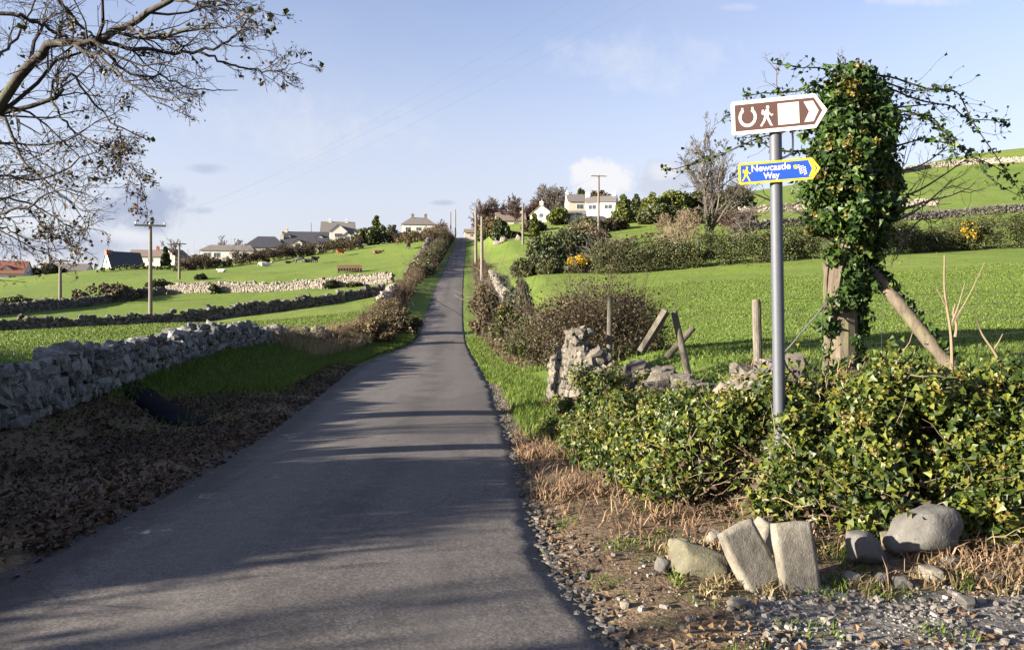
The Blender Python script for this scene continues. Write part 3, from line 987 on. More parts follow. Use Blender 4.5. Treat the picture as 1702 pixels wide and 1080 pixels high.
W1 = [(-7.55, 2.0), (-7.75, 6), (-8.0, 10), (-8.25, 13), (-8.8, 20), (-9.3, 26), (-9.7, 31), (-9.9, 36), (-9.6, 42)]
dry_wall('dry_stone_wall', W1, lambda q: np.interp(q, [0, .25, .42, .65, .9, 1], [.98, .96, .78, .60, .52, .36]) + 0.03 * np.sin(q * 40), M['stone_grey'],
         'grey dry stone wall beside the leaf-strewn edge of the road', size=0.30, thick=0.55, ragged=0.9, cope=1.3)
dry_wall('dry_stone_wall', [(-44, 55.5), (-38.6, 60), (-30.5, 65), (-21.5, 73), (-12.9, 80)], 0.95, M['stone_dark'],
         'dark field wall with a tall pole behind it, nearest of the walls crossing the left fields', size=0.42, thick=0.6, ragged=0.9)
dry_wall('dry_stone_wall', [(-58, 62), (-54, 71), (-51.4, 80), (-48.5, 95), (-46, 105.5)], 0.95, M['stone_dark'],
         'dark field wall running up from the left edge to the pale wall', size=0.45, thick=0.6, ragged=0.9)
dry_wall('dry_stone_wall', [(-46, 106.2), (-36, 103.5), (-25, 101), (-14.6, 97.5)], lambda q: 1.15 + 0.12 * np.sin(q * 9), M['stone_pale'],
         'sunlit cream-coloured stone wall below the cattle field', size=0.34, thick=0.7, ragged=1.0)
# walls on the right-hand hill
hp = lambda *uv: [tuple(hit(u, v, 60)[:2]) for u, v in uv]
dry_wall('dry_stone_wall', hp((1215, 388), (1300, 378), (1400, 372), (1500, 367), (1600, 360), (1702, 352), (1790, 346)), 1.3, M['stone_dark'],
         'long stone wall crossing the right hillside just above the dark gorse hedge', size=0.6, thick=0.7)
dry_wall('dry_stone_wall', hp((1228, 354), (1300, 351), (1380, 348), (1480, 344), (1560, 342)), 1.1, M['stone_pale'],
         'pale stone wall halfway up the right hillside behind the signpost', size=0.6, thick=0.7)
dry_wall('dry_stone_wall', hp((1490, 290), (1540, 281), (1600, 275), (1660, 272), (1760, 268)), 1.6, M['stone_pale'],
         'pale stone wall near the skyline of the right hill', size=0.8, thick=0.9)
# wall along the road up the hill, left, mostly under bramble
dry_wall('dry_stone_wall', [(-10.5, 64), (-11.0, 71), (-11.6, 78)], .95, M['stone_pale'],
         'pale stones of the roadside wall showing through russet brambles', size=0.5, thick=0.6, ragged=1.0)
dry_wall('dry_stone_wall', [(-13.2, 101), (-15.0, 125), (-17.3, 155), (-20.5, 200), (-24.0, 240)], .8, M['stone_dark'],
         'overgrown roadside wall climbing to the crest on the left of the road', size=0.6, thick=0.7)
# broken wall end at the junction
WB = [(1.02, 16.6), (1.18, 15.0), (1.42, 13.4), (1.72, 12.0), (2.05, 10.6), (2.35, 9.2), (2.75, 8.0)]
dry_wall('broken_stone_wall', WB, lambda q: 0.42 + 0.66 * np.exp(-((q - 0.22) / 0.19) ** 2) + 0.06 * np.sin(q * 25) - 0.12 * sstep(q, 0.55, 0.8), M['stone_warm'],
         'tumbledown stone wall end beside the grass verge right of the road', size=0.21, thick=0.55, ragged=1.2, cope=1.8)
dry_wall('dry_stone_wall', [(-0.2, 62), (-1.2, 74), (-2.0, 86), (-2.4, 96)], 0.7, M['stone_pale'], 'low pale stone wall behind the roadside poles on the right', size=0.45, thick=0.5)

# ------------------------------------------------------------------ plants: generators


def grow(par, prad, m, ratio, ang=(25, 60), up=0.0, k=5, jit=0.10, tmin=0.25, rr=0.6, tip=0.35, rmin=0.002):
    """m side branches on each parent polyline"""
    n, kp, _ = par.shape
    idx = np.repeat(np.arange(n), m)
    t = rng.uniform(tmin, 1.0, n * m)
    f = t * (kp - 1)
    i = np.minimum(f.astype(int), kp - 2)
    w = (f - i)[:, None]
    base = par[idx, i] * (1 - w) + par[idx, i + 1] * w
    r0 = (prad[idx, i] * (1 - w[:, 0]) + prad[idx, i + 1] * w[:, 0]) * rr
    tan = unit(par[idx, i + 1] - par[idx, i])
    side = rnd_dirs(n * m)
    side = unit(side - tan * np.sum(side * tan, 1, keepdims=True))
    a = np.radians(rng.uniform(*ang, n * m))[:, None]
    d = unit(tan * np.cos(a) + side * np.sin(a) + np.array([0, 0, up]))
    pl = np.linalg.norm(np.diff(par, axis=1), axis=2).sum(1)[idx]
    L = pl * ratio * rng.uniform(0.55, 1.25, n * m) * (1.15 - 0.5 * t)
    P = [base]
    dd = d
    for j in range(k - 1):
        dd = unit(dd + rng.normal(size=dd.shape) * jit * 2 + np.array([0, 0, up * 0.25]))
        P.append(P[-1] + dd * (L / (k - 1))[:, None])
    P = np.stack(P, 1)
    R = np.maximum(r0[:, None] * np.linspace(1, tip, k)[None], rmin)
    return P, R


def bare_tree(name, loc, h, trunk_r, materials, label, cat='tree', levels=((7, .62, (25, 55)), (5, .55, (25, 60)), (5, .5, (25, 65)), (4, .5, (20, 70))), up=0.12, leaf=None, leaf_size=0.1, leaf_n=0, group=None, rmin=0.012, spread=1.0, ivy=None, forks=2, lean=0.08):
    root = empty(name, loc)
    T(root, label, cat, group)
    g = G()
    P = []
    for q in range(forks):
        a = rng.uniform(0, 6.28)
        pts = [(0, 0, -0.4), (0.02, 0.02, h * 0.12)]
        dx, dy = math.cos(a) * lean * h * (0.5 if forks > 1 else 0.3), math.sin(a) * lean * h * (0.5 if forks > 1 else 0.3)
        for tt in (0.3, 0.5, 0.72):
            pts.append((dx * tt * 2 + rng.normal() * .02 * h, dy * tt * 2 + rng.normal() * .02 * h, h * tt))
        P.append(spline(pts, 9))
    P = np.array(P)
    R = np.repeat((trunk_r * np.linspace(1, 0.35, 9))[None], forks, 0)
    tubes(g, P, R, 7)
    g.build('trunk', materials[0], root)
    g = G()
    par, pr = P, R
    for j, (m, ra, an) in enumerate(levels):
        par, pr = grow(par, pr, m, ra, an, up, k=4 if j > 1 else 5, tmin=0.3 if j == 0 else 0.2, rmin=rmin)
        tubes(g, par, pr, 4 if j < 2 else 3)
    g.build('crown', materials[1], root)
    if leaf is not None and leaf_n:
        g = G()
        c = par[:, 1:].reshape(-1, 3)
        c = c[rng.integers(0, len(c), leaf_n)] + rng.normal(size=(leaf_n, 3)) * leaf_size * 0.6
        leaf_cards(g, c, leaf_size, 0.7)
        g.build('leaves', leaf, root)
    if ivy is not None:
        g = G()
        zc = rng.uniform(0, h * ivy, 60)
        c = np.column_stack([np.interp(zc, P[0][:, 2], P[0][:, 0]), np.interp(zc, P[0][:, 2], P[0][:, 1]), zc])
        pp, nn = clump_points(c, np.full(60, trunk_r * 2.2), 40, 0.6)
        leaf_cards(g, pp, 0.16, 0.8, nn)
        g.build('ivy', M['dark_green'], root)
    return root


def leafy(name, loc, rx, ry, h, leafmat, label, cat='bush', n_cl=40, per=60, size=0.1, group=None, cone=False, trunk=0.0, flowers=0.0, base=0.05, loose=0.3, twigs=0, twigmat=None, flat=0.0, extra=None):
    """bush or dense tree: clumps of leaves through the crown's volume"""
    root = empty(name, loc)
    T(root, label, cat, group)
    d = rnd_dirs(n_cl)
    rad = rng.uniform(0.25, 1.0, n_cl) ** 0.5
    z01 = (d[:, 2] * rad + 1) / 2
    if cone:
        z01 = rng.random(n_cl) ** 1.35
        wd = (1.02 - z01) ** 0.85
        aa = rng.uniform(0, 6.28, n_cl)
        q = wd * rng.uniform(0.3, 1, n_cl) ** 0.5
        C = np.column_stack([np.cos(aa) * q * rx, np.sin(aa) * q * ry, base * h + trunk + z01 * (h - trunk) * 0.97])
        CR = 0.30 * rx * (0.45 + wd) * rng.uniform(0.7, 1.1, n_cl)
    else:
        q = np.sqrt(np.clip(1 - (np.abs(2 * z01 - 0.75) / 1.3) ** 2, 0.05, 1))
        aa = rng.uniform(0, 6.28, n_cl)
        rr_ = rng.uniform(0.1, 1, n_cl) ** 0.5
        C = np.column_stack([np.cos(aa) * rr_ * rx * q, np.sin(aa) * rr_ * ry * q, trunk + z01 * (h - trunk) * 0.86 * (1 - 0.35 * rr_ ** 2) + 0.06 * h])
        CR = 0.33 * min(rx, ry, h * 0.8) * rng.uniform(0.55, 1.25, n_cl)
    g = G()
    pp, nn = clump_points(C, CR, per, 0.55)
    pp += rng.normal(size=pp.shape) * loose * CR.mean() * 0.5
    pp = pp[pp[:, 2] > -0.1]
    nn = nn[:len(pp)]
    leaf_cards(g, pp, size, 0.7, None, 0.8)
    crown = g
    g.build('crown' if (trunk or cone) else 'foliage', leafmat, root)
    if trunk:
        g = G()
        tubes(g, [spline([(0, 0, -.3), (.03, .02, trunk * .7), (0, .05, trunk + 0.45 * (h - trunk))], 6)], [np.linspace(0.05 * h, 0.02 * h, 6)], 7)
        g.build('trunk', M['bark'], root)
    if twigs:
        g = G()
        n = twigs
        st = np.column_stack([rng.normal(size=n) * rx * 0.35, rng.normal(size=n) * ry * 0.35, np.full(n, -0.05)])
        dr = unit(np.column_stack([rng.normal(size=n) * rx * 0.8, rng.normal(size=n) * ry * 0.8, np.abs(rng.normal(size=n)) * 0.3 + h * 0.9]))
        L = h * rng.uniform(0.6, 1.12, n)
        k = np.linspace(0, 1, 5)
        bend = rng.normal(size=(n, 3)) * 0.22
        P = st[:, None] + (dr[:, None] * k[None, :, None] + bend[:, None] * (k ** 2)[None, :, None]) * L[:, None, None]
        R = np.linspace(1, .4, 5)[None] * np.full((n, 1), size * 0.10)
        tubes(g, P, R, 3)
        P2, R2 = grow(P, R, 4, 0.42, (25, 60), 0.1, 4, rmin=size * 0.045)
        tubes(g, P2, R2, 3)
        g.build('twigs', twigmat or M['twig_grey'], root)
    if flowers:
        g = G()
        up = C[(C[:, 2] > 0.35 * h)]
        nf = int(n_cl * per * flowers)
        sel = rng.integers(0, len(up), nf)
        dd = unit(rnd_dirs(nf) + np.array([-0.35, -0.5, 0.6]))
        pf = up[sel] + dd * (CR.mean() * rng.uniform(0.95, 1.3, nf))[:, None]
        leaf_cards(g, pf, size * 0.8, 0.9, None, 0.9)
        g.build('flowers', M['gorse_flower'], root)
    return root


def hedge(name, pts, w, h, leafmat, label, cat='hedge', per_m=14, per=40, size=0.12, group=None, twigs=0, twigmat=None, sparse=None, flowers=0.0):
    p = np.asarray(pts, float)
    seg = np.hypot(*np.diff(p, axis=0).T)
    cum = np.concatenate([[0], np.cumsum(seg)])
    L = cum[-1]
    o = np.array([p[0, 0], p[0, 1], gz(*p[0])])
    root = empty(name, tuple(o))
    T(root, label, cat, group)
    n = int(L * per_m)
    s = rng.uniform(0, L, n)
    x, y = np.interp(s, cum, p[:, 0]), np.interp(s, cum, p[:, 1])
    dx, dy = np.interp(s + .1, cum, p[:, 0]) - np.interp(s - .1, cum, p[:, 0]), np.interp(s + .1, cum, p[:, 1]) - np.interp(s - .1, cum, p[:, 1])
    ll = np.maximum(np.hypot(dx, dy), 1e-6)
    off = rng.uniform(-0.5, 0.5, n) * w
    x, y = x - dy / ll * off, y + dx / ll * off
    hh = (h if not callable(h) else h(s / L)) * (1 + 0.75 * fnoise(s * 0.6 / max(w, .6), s * 0 + rng.random() * 50, 3) * (0.45 if name == 'laurel_hedge' else 1.6))
    hh = hh * (1 - 0.45 * (2 * off / w) ** 2)
    z = H(x, y) + hh * rng.random(n) ** 0.75 * 0.92
    C = np.column_stack([x, y, z]) - o
    CR = np.minimum(w, np.maximum(hh, 0.3)) * 0.26 * rng.uniform(0.6, 1.3, n)
    g = G()
    pp, nn = clump_points(C, CR, per, 0.6)
    leaf_cards(g, pp, size, 0.7, None, 0.8)
    g.build('foliage', leafmat, root)
    if twigs:
        g = G()
        m = int(L * twigs)
        s = rng.uniform(0, L, m)
        x, y = np.interp(s, cum, p[:, 0]) + rng.normal(size=m) * w * .3, np.interp(s, cum, p[:, 1]) + rng.normal(size=m) * w * .3
        hb = h if not callable(h) else h(s / L)
        st = np.column_stack([x, y, H(x, y) + 0.2 * hb]) - o
        d = unit(np.column_stack([rng.normal(size=m) * .5, rng.normal(size=m) * .5, np.full(m, 1.0)]))
        k = np.linspace(0, 1, 4)
        P = st[:, None] + (d[:, None] * k[None, :, None] + (rng.normal(size=(m, 3)) * .3)[:, None] * (k ** 2)[None, :, None]) * (hb * rng.uniform(.7, 1.1, m))[:, None, None]
        R = np.linspace(1, .4, 4)[None] * np.full((m, 1), size * .09)
        tubes(g, P, R, 3)
        P2, R2 = grow(P, R, 3, .45, (25, 60), .1, 4, rmin=size * .04)
        tubes(g, P2, R2, 3)
        g.build('twigs', twigmat or M['twig_red'], root)
    if flowers:
        g = G()
        nf = int(n * flowers)
        cl = np.nonzero(vnoise(C[:, 0] * 0.5, C[:, 1] * .5) > 0.62)[0]
        if len(cl):
            sel = rng.choice(cl, nf)
            dd = unit(rnd_dirs(nf) + np.array([-.3, -.5, .6]))
            leaf_cards(g, C[sel] + dd * (CR[sel] * rng.uniform(.9, 1.25, nf))[:, None], size * .8, .9, None, .9)
            g.build('flowers', M['gorse_flower'], root)
    return root


def bush_px(name, u0, u1, vtop, vbase, d, leafmat, label, cat='bush', ground=True, **kw):
    """bush standing at depth d whose outline spans the given photograph pixels"""
    c = pix((u0 + u1) / 2, vbase, d)
    z = gz(c[0], c[1])
    top = EYE - (vtop - 540) / F * d
    h = max(top - z, 0.4)
    rx = (u1 - u0) / 2 / F * d
    kw.setdefault('ry', rx * 0.9)
    px = d / F * 1.66
    kw.setdefault('size', 3.2 * px)
    return leafy(name, (c[0], c[1], z), rx, kw.pop('ry'), h, leafmat, label, cat, **kw)


# ------------------------------------------------------------------ the ivy-covered bank at the junction
def bank_pts(x0, x1, n, sd0, sd1, key=0):
    """random points beside the bank line, arclength between parameters x0..x1 (index in BANK)"""
    tt = rng.uniform(x0, x1, n)
    i = np.minimum(tt.astype(int), len(BANK) - 2)
    f = (tt - i)[:, None]
    c = BANK[i] * (1 - f) + BANK[i + 1] * f
    d = unit(BANK[i + 1] - BANK[i])
    nr = np.stack([-d[:, 1], d[:, 0]], -1)
    sd = rng.uniform(sd0, sd1, n)
    return c + nr * sd[:, None], sd, tt


def ivy_bank(t0, t1, n, top, label, lowfrac, yellow, front=1.02):
    xy, sd, tt = bank_pts(t0, t1, n, -front, 0.35)
    tp = top(tt) + 0.16 * (vnoise(tt * 5.0, tt * 0 + 2.2) - 0.5) * 2
    zg = H(xy[:, 0], xy[:, 1])
    prof = sstep(sd, -front - 0.05, -0.35)
    z_hi = np.maximum(zg + 0.05, tp * (0.25 + 0.75 * prof))
    z = np.where(rng.random(n) < 0.7, z_hi - 0.12 * rng.random(n), zg + (z_hi - zg) * rng.uniform(lowfrac, 1, n))
    C = np.column_stack([xy, z])
    o = np.array([*BANK[int((t0 + t1) / 2)], 0.0])
    root = empty('ivy_bank', tuple(o))
    T(root, label, 'ivy')
    C = C - o
    CR = rng.uniform(0.11, 0.25, n)
    g = G()
    pp, nn = clump_points(C, CR, 185, 0.6)
    nn = unit(nn + np.array([-0.5, -0.5, 0.5]))
    ivy_leaves(g, pp, 0.057, nn, 0.6, 0.5)
    g.build('leaves', M['ivy'], root)
    g = G()
    sel = rng.integers(0, n, int(n * yellow))
    c2 = C[sel] + unit(rnd_dirs(len(sel)) + np.array([-.5, -.7, .6])) * CR[sel][:, None] * 1.0
    pp, nn = clump_points(c2, np.full(len(c2), 0.055), 20, 0.8)
    leaf_cards(g, pp, 0.032, 0.9, nn, 0.6)
    g.build('flowers', M['ivy_yellow'], root)
    # bare wandering stems
    g = G()
    m = int(n * 0.35)
    sel = rng.integers(0, n, m)
    st = C[sel] + rng.normal(size=(m, 3)) * 0.12 + np.array([-.06, -.12, -.03])
    P = [st]
    dd = unit(rng.normal(size=(m, 3)) * np.array([1, .45, .8]))
    for j in range(6):
        dd = unit(dd + rng.normal(size=(m, 3)) * .35)
        P.append(P[-1] + dd * 0.08)
    tubes(g, np.stack(P, 1), np.repeat(np.linspace(.006, .002, 7)[None], m, 0) * rng.uniform(.4, 1.2, m)[:, None], 4)
    g.build('stems', M['twig_pale'], root)
    return root


ivy_bank(2.95, 6.35, 195, lambda t: np.interp(t, [2.5, 3.2, 4, 5, 6, 6.4], [0.75, 0.86, 0.80, 0.76, 0.90, 1.02]), 'ivy mound left of the sign post, draped over the tumbled wall', 0.1, 0.75)
ivy_bank(6.5, 10.6, 400, lambda t: np.interp(t, [6.5, 7.1, 8, 9, 10, 11], [1.04, 1.18, 1.22, 1.32, 1.43, 1.5]), 'broad ivy mound right of the sign post, with yellow flower heads above the boulders', 0.08, 0.8)
# thin ivy and dead stems round the foot of the post
xy, sd, tt = bank_pts(5.7, 7.1, 420, -1.0, 0.3)
g = G()
o = np.array([2.5, 6.5, 0.5])
st = np.column_stack([xy, H(xy[:, 0], xy[:, 1]) + rng.uniform(0, .25, len(xy))]) - o
P = [st]
dd = unit(rng.normal(size=st.shape) + np.array([0, -.3, .1]))
for j in range(6):
    dd = unit(dd + rng.normal(size=st.shape) * .38)
    P.append(P[-1] + dd * 0.085)
tubes(g, np.stack(P, 1), np.repeat(np.linspace(.007, .002, 7)[None], len(st), 0) * rng.uniform(.4, 1.3, len(st))[:, None], 4)
root = empty('dead_creeper', tuple(o))
T(root, 'tangle of pale dead creeper stems around the foot of the sign post', 'dead creeper')
g.build('stems', M['twig_pale'], root)
g = G()
sel = rng.integers(0, len(st), 1500)
leaf_cards(g, st[sel] + rng.normal(size=(1500, 3)) * .12 + np.array([0, -.05, .05]), 0.06, .8)
g.build('leaves', M['dead_leaf'], root)
g = G()
sel = rng.integers(0, len(st), 3000)
ivy_leaves(g, st[sel] + rng.normal(size=(3000, 3)) * .12 + np.array([0, -.06, .22]), 0.055, np.tile([-.4, -.6, .5], (3000, 1)), .7, .5)
g.build('green_leaves', M['ivy'], root)

# ------------------------------------------------------------------ the sign post


def plate(pts, y0, y1):
    """flat outline (x, z) extruded from y0 (front) to y1"""
    g = G()
    n = len(pts)
    p = np.asarray(pts, float)
    fr = np.column_stack([p[:, 0], np.full(n, y0), p[:, 1]])
    bk = np.column_stack([p[:, 0], np.full(n, y1), p[:, 1]])
    g.poly(fr)
    g.poly(bk[::-1])
    i = np.arange(n)
    j = (i + 1) % n
    g.add(np.concatenate([fr, bk]), np.stack([j, i, i + n, j + n], 1))
    return g


def ring(outer, inner, y0, y1):
    g = G()
    n = len(outer)
    o, q = np.asarray(outer, float), np.asarray(inner, float)
    f = lambda p, y: np.column_stack([p[:, 0], np.full(n, y), p[:, 1]])
    V = np.concatenate([f(o, y0), f(q, y0), f(o, y1), f(q, y1)])
    i = np.arange(n)
    j = (i + 1) % n
    g.add(V, np.concatenate([np.stack([i, j, j + n, i + n], 1), np.stack([j, i, i + 2 * n, j + 2 * n], 1), np.stack([i + n, j + n, j + 3 * n, i + 3 * n], 1)]))
    return g


def finger(L, Hh, sh, r, inset=0.0):
    """finger-post outline, centred vertically, left end at x=0, point at x=L; sh where the point begins"""
    k = inset
    pts = []
    rr = max(r - k, 0.002)
    for cx, cz, a0 in ((k + rr, -Hh / 2 + k + rr, 180), (sh - k * 0.42 - rr * 0.5, -Hh / 2 + k + rr * 0.5, 270)):
        rad = rr if a0 == 180 else rr * 0.5
        a1 = a0 + (90 if a0 == 180 else 55)
        for a in np.linspace(a0, a1, 6):
            pts.append((cx + rad * math.cos(math.radians(a)), cz + rad * math.sin(math.radians(a))))
    half = [(x, z) for x, z in pts]
    top = [(x, -z) for x, z in half[::-1]]
    tip = [(L - k * 1.2, -0.008 * Hh), (L - k * 1.2, 0.008 * Hh)]
    return half + tip + top


def walker(g, x, z, h, y0, y1):
    """striding hiker with a rucksack, feet at z, height h"""
    def part(pts):
        q = plate([(x + a * h, z + b * h) for a, b in pts], y0, y1)
        for v, f, m in zip(q.v, q.f, q.m):
            g.add(v, f - f.min())
    hd = [(0.07 + 0.075 * math.cos(a), 0.90 + 0.085 * math.sin(a)) for a in np.linspace(0, 2 * math.pi, 12)[:-1]]
    part(hd)
    part([(-0.10, 0.44), (0.09, 0.42), (0.14, 0.66), (0.10, 0.80), (-0.02, 0.80), (-0.10, 0.66)])
    part([(-0.11, 0.54), (-0.12, 0.80), (-0.20, 0.78), (-0.22, 0.58)])
    part([(0.10, 0.73), (0.13, 0.66), (0.24, 0.54), (0.31, 0.56), (0.31, 0.50), (0.23, 0.46), (0.09, 0.60)])
    part([(0.08, 0.455), (-0.03, 0.43), (0.07, 0.22), (0.17, 0.0), (0.29, 0.0), (0.28, 0.035), (0.24, 0.045), (0.17, 0.24)])
    part([(0.01, 0.45), (-0.10, 0.46), (-0.17, 0.24), (-0.31, 0.02), (-0.23, -0.01), (-0.07, 0.22)])


def text_mesh(txt, size, bold=0.0):
    c = bpy.data.curves.new('lettering', 'FONT')
    c.body = txt
    c.size = size
    c.align_x = 'CENTER'
    c.extrude = 0.0008
    c.offset = bold
    o = bpy.data.objects.new('lettering', c)
    COL.objects.link(o)
    bpy.context.view_layer.update()
    me = bpy.data.meshes.new_from_object(o.evaluated_get(bpy.context.evaluated_depsgraph_get()))
    bpy.data.objects.remove(o)
    return me


PD = 6.6
pb = pix(1297.5, 700, PD)
PX = pb[0]
post = empty('sign_post', (PX, PD, gz(PX, PD)))
T(post, 'grey steel post carrying a brown and a blue finger sign', 'signpost')
zt = EYE + (540 - 172) / F * PD - post.location.z
LEAN = -0.014
pole_r = 0.050
g = G()
tubes(g, [[(LEAN * z, 0, z) for z in (-0.3, 0.4, 1.2, 2.0, zt)]], [[pole_r] * 5], 28, cap=True)
g.build('pole', M['galv'], post, smooth=False)
for p_ in post.children[0].data.polygons:
    p_.use_smooth = len(p_.vertices) == 4
g = G()
tubes(g, [[(LEAN * zt, 0, zt - .005), (LEAN * zt, 0, zt + .012), (LEAN * zt, 0, zt + .02)]], [[pole_r + .004, pole_r + .004, pole_r * .6]], 24, cap=True)
g.build('cap', M['steel_dark'], post)
PXM = PD / F


def sign_board(name, u_left, v_left, u_tip, u_sh, hpx, face, border, bw, yaw=15.0, tilt=2.0, lab=None):
    """board whose left end is centred at the photo pixel (u_left, v_left)"""
    c = math.cos(math.radians(yaw))
    sn = math.sin(math.radians(yaw))
    yb = -pole_r - 0.022
    hh = hpx * PXM * .985
    zc = EYE + (540 - v_left) / F * PD
    b = empty(name, (0, 0, 0))
    b.parent = post
    px = LEAN * (zc - post.location.z)
    at = lambda u: ((u - 851) / F * (PD + yb * c) - PX - px - yb * sn) / (c + (u - 851) / F * sn)
    off = at(u_left)
    L, sh = at(u_tip) - off, at(u_sh) - off
    b.location = (px, 0, zc - post.location.z)
    b.rotation_euler = (0, -math.radians(tilt), -math.radians(yaw))
    y = yb
    out = [(x + off, z) for x, z in finger(L, hh, sh, 0.022)]
    inn = [(x + off, z) for x, z in finger(L, hh, sh, 0.022, bw)]
    plate(out, y, y + 0.004).build('panel', face, b)
    ring(out, inn, y - 0.0015, y - 0.0002).build('border', border, b)
    # rails and clips behind the board
    g = G()
    for zz in (-hh * .27, hh * .27):
        box(g, off + .05, off + sh - .05, y + .0045, y + .018, zz - .012, zz + .012)
        tubes(g, [[(pole_r * 1.12 * math.sin(a), -pole_r * 1.12 * math.cos(a) , zz) for a in np.linspace(0.2, 6.08, 14)]], [[.006] * 14], 6)
    g.build('bracket', M['steel_dark'], b)
    return b, off, y - 0.0022, L, sh, hh


# brown sign: horseshoe, walker, blank square, chevron
b, off, yf, L, sh, hh = sign_board('brown_sign', 1215.5, 194.5, 1375, 1356.5, 57, M['sign_brown'], M['sign_white'], 6.0 * PXM)
b['label'] = 'brown finger sign with white horseshoe and walker symbols'
kx = L / 159.5
q = lambda u: off + (u / 6.0 - 15.83) * kx       # x of 6x-zoom pixels
g = G()
A = np.radians(np.linspace(122, 418, 26))
ro, ri = 15.6, 10.8
cx, cz = q(262), (0.2) * PXM
O_ = [(cx + ro * kx * 0.98 * math.cos(a), cz + ro * PXM * 1.05 * math.sin(a)) for a in A]
I_ = [(cx + ri * kx * 0.98 * math.cos(a), cz + ri * PXM * 1.05 * math.sin(a)) for a in A]
n = len(A)
V = np.array([(x, yf, z) for x, z in O_ + I_] + [(x, yf + .0015, z) for x, z in O_ + I_])
i = np.arange(n - 1)
g.add(V, np.concatenate([np.stack([i + 1, i, i + n, i + 1 + n], 1), np.stack([i, i + 1, i + 1 + 2 * n, i + 2 * n], 1), np.stack([i + 1 + n, i + n, i + 3 * n, i + 1 + 3 * n], 1)]))
for e in (0, n - 1):                              # turned-out heels of the shoe
    x, z = (np.array(O_[e]) + np.array(I_[e])) / 2
    s_ = -1 if e == 0 else 1
    box(g, min(x, x + s_ * 3.4 * kx), max(x, x + s_ * 3.4 * kx), yf - .0001, yf + .0014, z - .1 * PXM, z + 4.2 * PXM)
g.build('horseshoe', M['sign_white'], b)
g = G()
walker(g, q(452), -17 * PXM, 34 * PXM, yf, yf + .0015)
g.build('walker_symbol', M['sign_white'], b)
plate([(q(568), -17.5 * PXM), (q(778), -17.5 * PXM), (q(778), 17.5 * PXM), (q(568), 17.5 * PXM)], yf, yf + .0015).build('blank_square', M['sign_cream'], b)
ch = lambda x0, x1, t_, zz: [(x0, -zz), (x0 + t_, -zz), (x1, 0), (x0 + t_, zz), (x0, zz), (x1 - t_ * 1.02, 0)]
plate(ch(q(826), q(968), (q(916) - q(826)), 16.6 * PXM), yf, yf + .0015).build('chevron', M['sign_white'], b)
# blue sign
b, off, yf, L, sh, hh = sign_board('blue_sign', 1227.5, 287.5, 1363.5, 1351.5, 36, M['sign_blue'], M['sign_yellow'], 3.6 * PXM)
b['label'] = 'blue finger sign with yellow border and white lettering'
kx = L / 136.0
q = lambda u: off + (u / 6.0 - 27.5) * kx
out2 = [(x + off + 0.006, z * 0.80) for x, z in finger(L - .018, hh, sh - .006, .018, 0.012)]
g = G()
walker(g, q(243), -12.5 * PXM, 24.5 * PXM, yf, yf + .0015)
g.build('walker_symbol', M['sign_yellow'], b)
for txt, u, zz, sz in (('Newcastle', 494, 2.2, 15.2), ('Way', 498, -11.0, 14.4)):
    me = text_mesh(txt, sz * PXM, 0.0011)
    me.materials.clear()
    me.materials.append(M['sign_white'])
    lo = link('lettering', me, b)
    lo.rotation_euler = (math.radians(90), 0, 0)
    w_ = max(v.co.x for v in me.vertices) - min(v.co.x for v in me.vertices)
    want = (390 if txt == 'Newcastle' else 160) / 6.0 * kx
    lo.scale = (want / w_, 1, 1)
    lo.location = (q(u), yf, zz * PXM)
plate(ch(q(866), q(940), (q(904) - q(866)), 13.0 * PXM), yf, yf + .0015).build('chevron', M['sign_yellow'], b)
g = G()                                           # small winged emblem: a fan of white strokes with a yellow tip
for r_ in range(5):
    for c_ in range(4 + (r_ % 2)):
        x = q(745 + 20 * r_ + 4 * c_)
        z = (6.5 - 3.4 * c_ - 0.9 * r_ + (1.3 if r_ % 2 else 0)) * PXM
        if c_ > 1 and r_ == 0:
            continue
        box(g, x, x + 2.2 * kx, yf, yf + .0014, z - .9 * PXM, z + .9 * PXM)
g.build('emblem', M['sign_white'], b)
plate([(q(718), 7 * PXM), (q(724), 2 * PXM), (q(752), 1 * PXM), (q(760), 6.2 * PXM), (q(740), 8.4 * PXM)], yf, yf + .0014).build('emblem_tip', M['sign_yellow'], b)
# loose bent conduit between the signs
g = G()
cz = lambda u, v: pix(u, v, PD + 0.02) - np.array(post.location)
tubes(g, [spline([cz(1317, 218), cz(1318, 235), cz(1317, 250), cz(1311, 258), cz(1298, 264)], 14)], [[.009] * 14], 8)
g.build('conduit', M['frame'], post, smooth=True)

# ------------------------------------------------------------------ the ivy-clad pole with its leaning brace
TD = 9.0
tb = pix(1400, 640, TD)
tb[2] = gz(tb[0], tb[1])
ivt = empty('ivy_covered_tree', tuple(tb))
T(ivt, 'dead trunk smothered in ivy behind the sign post', 'tree')
loc = lambda u, v, dd=0.0: pix(u, v, TD + dd) - tb
trunk = spline([np.array([0, 0, -.3]), loc(1400, 600), loc(1400, 520), loc(1396, 440), loc(1402, 350), loc(1418, 250), loc(1428, 170)], 26)
g = G()
tubes(g, [trunk], [np.interp(np.linspace(0, 1, 26), [0, .5, 1], [.17, .15, .06])], 12)
for a in range(5):                                # knotted old ivy stems on the trunk
    ph = rng.uniform(0, 6.28)
    st = np.array([trunk[i] + 0.17 * np.array([math.cos(ph + i * .16), math.sin(ph + i * .16), 0]) * np.interp(i, [0, 13, 25], [1.05, .95, .5]) for i in range(20)])
    tubes(g, [st], [[rng.uniform(.02, .04)] * 20], 6)
g.build('trunk', M['old_wood'], ivt)
prof_v = [132, 158, 200, 250, 300, 350, 390, 430, 470, 520, 580, 625]
prof_l = [1405, 1368, 1352, 1344, 1338, 1346, 1366, 1374, 1366, 1366, 1370, 1372]
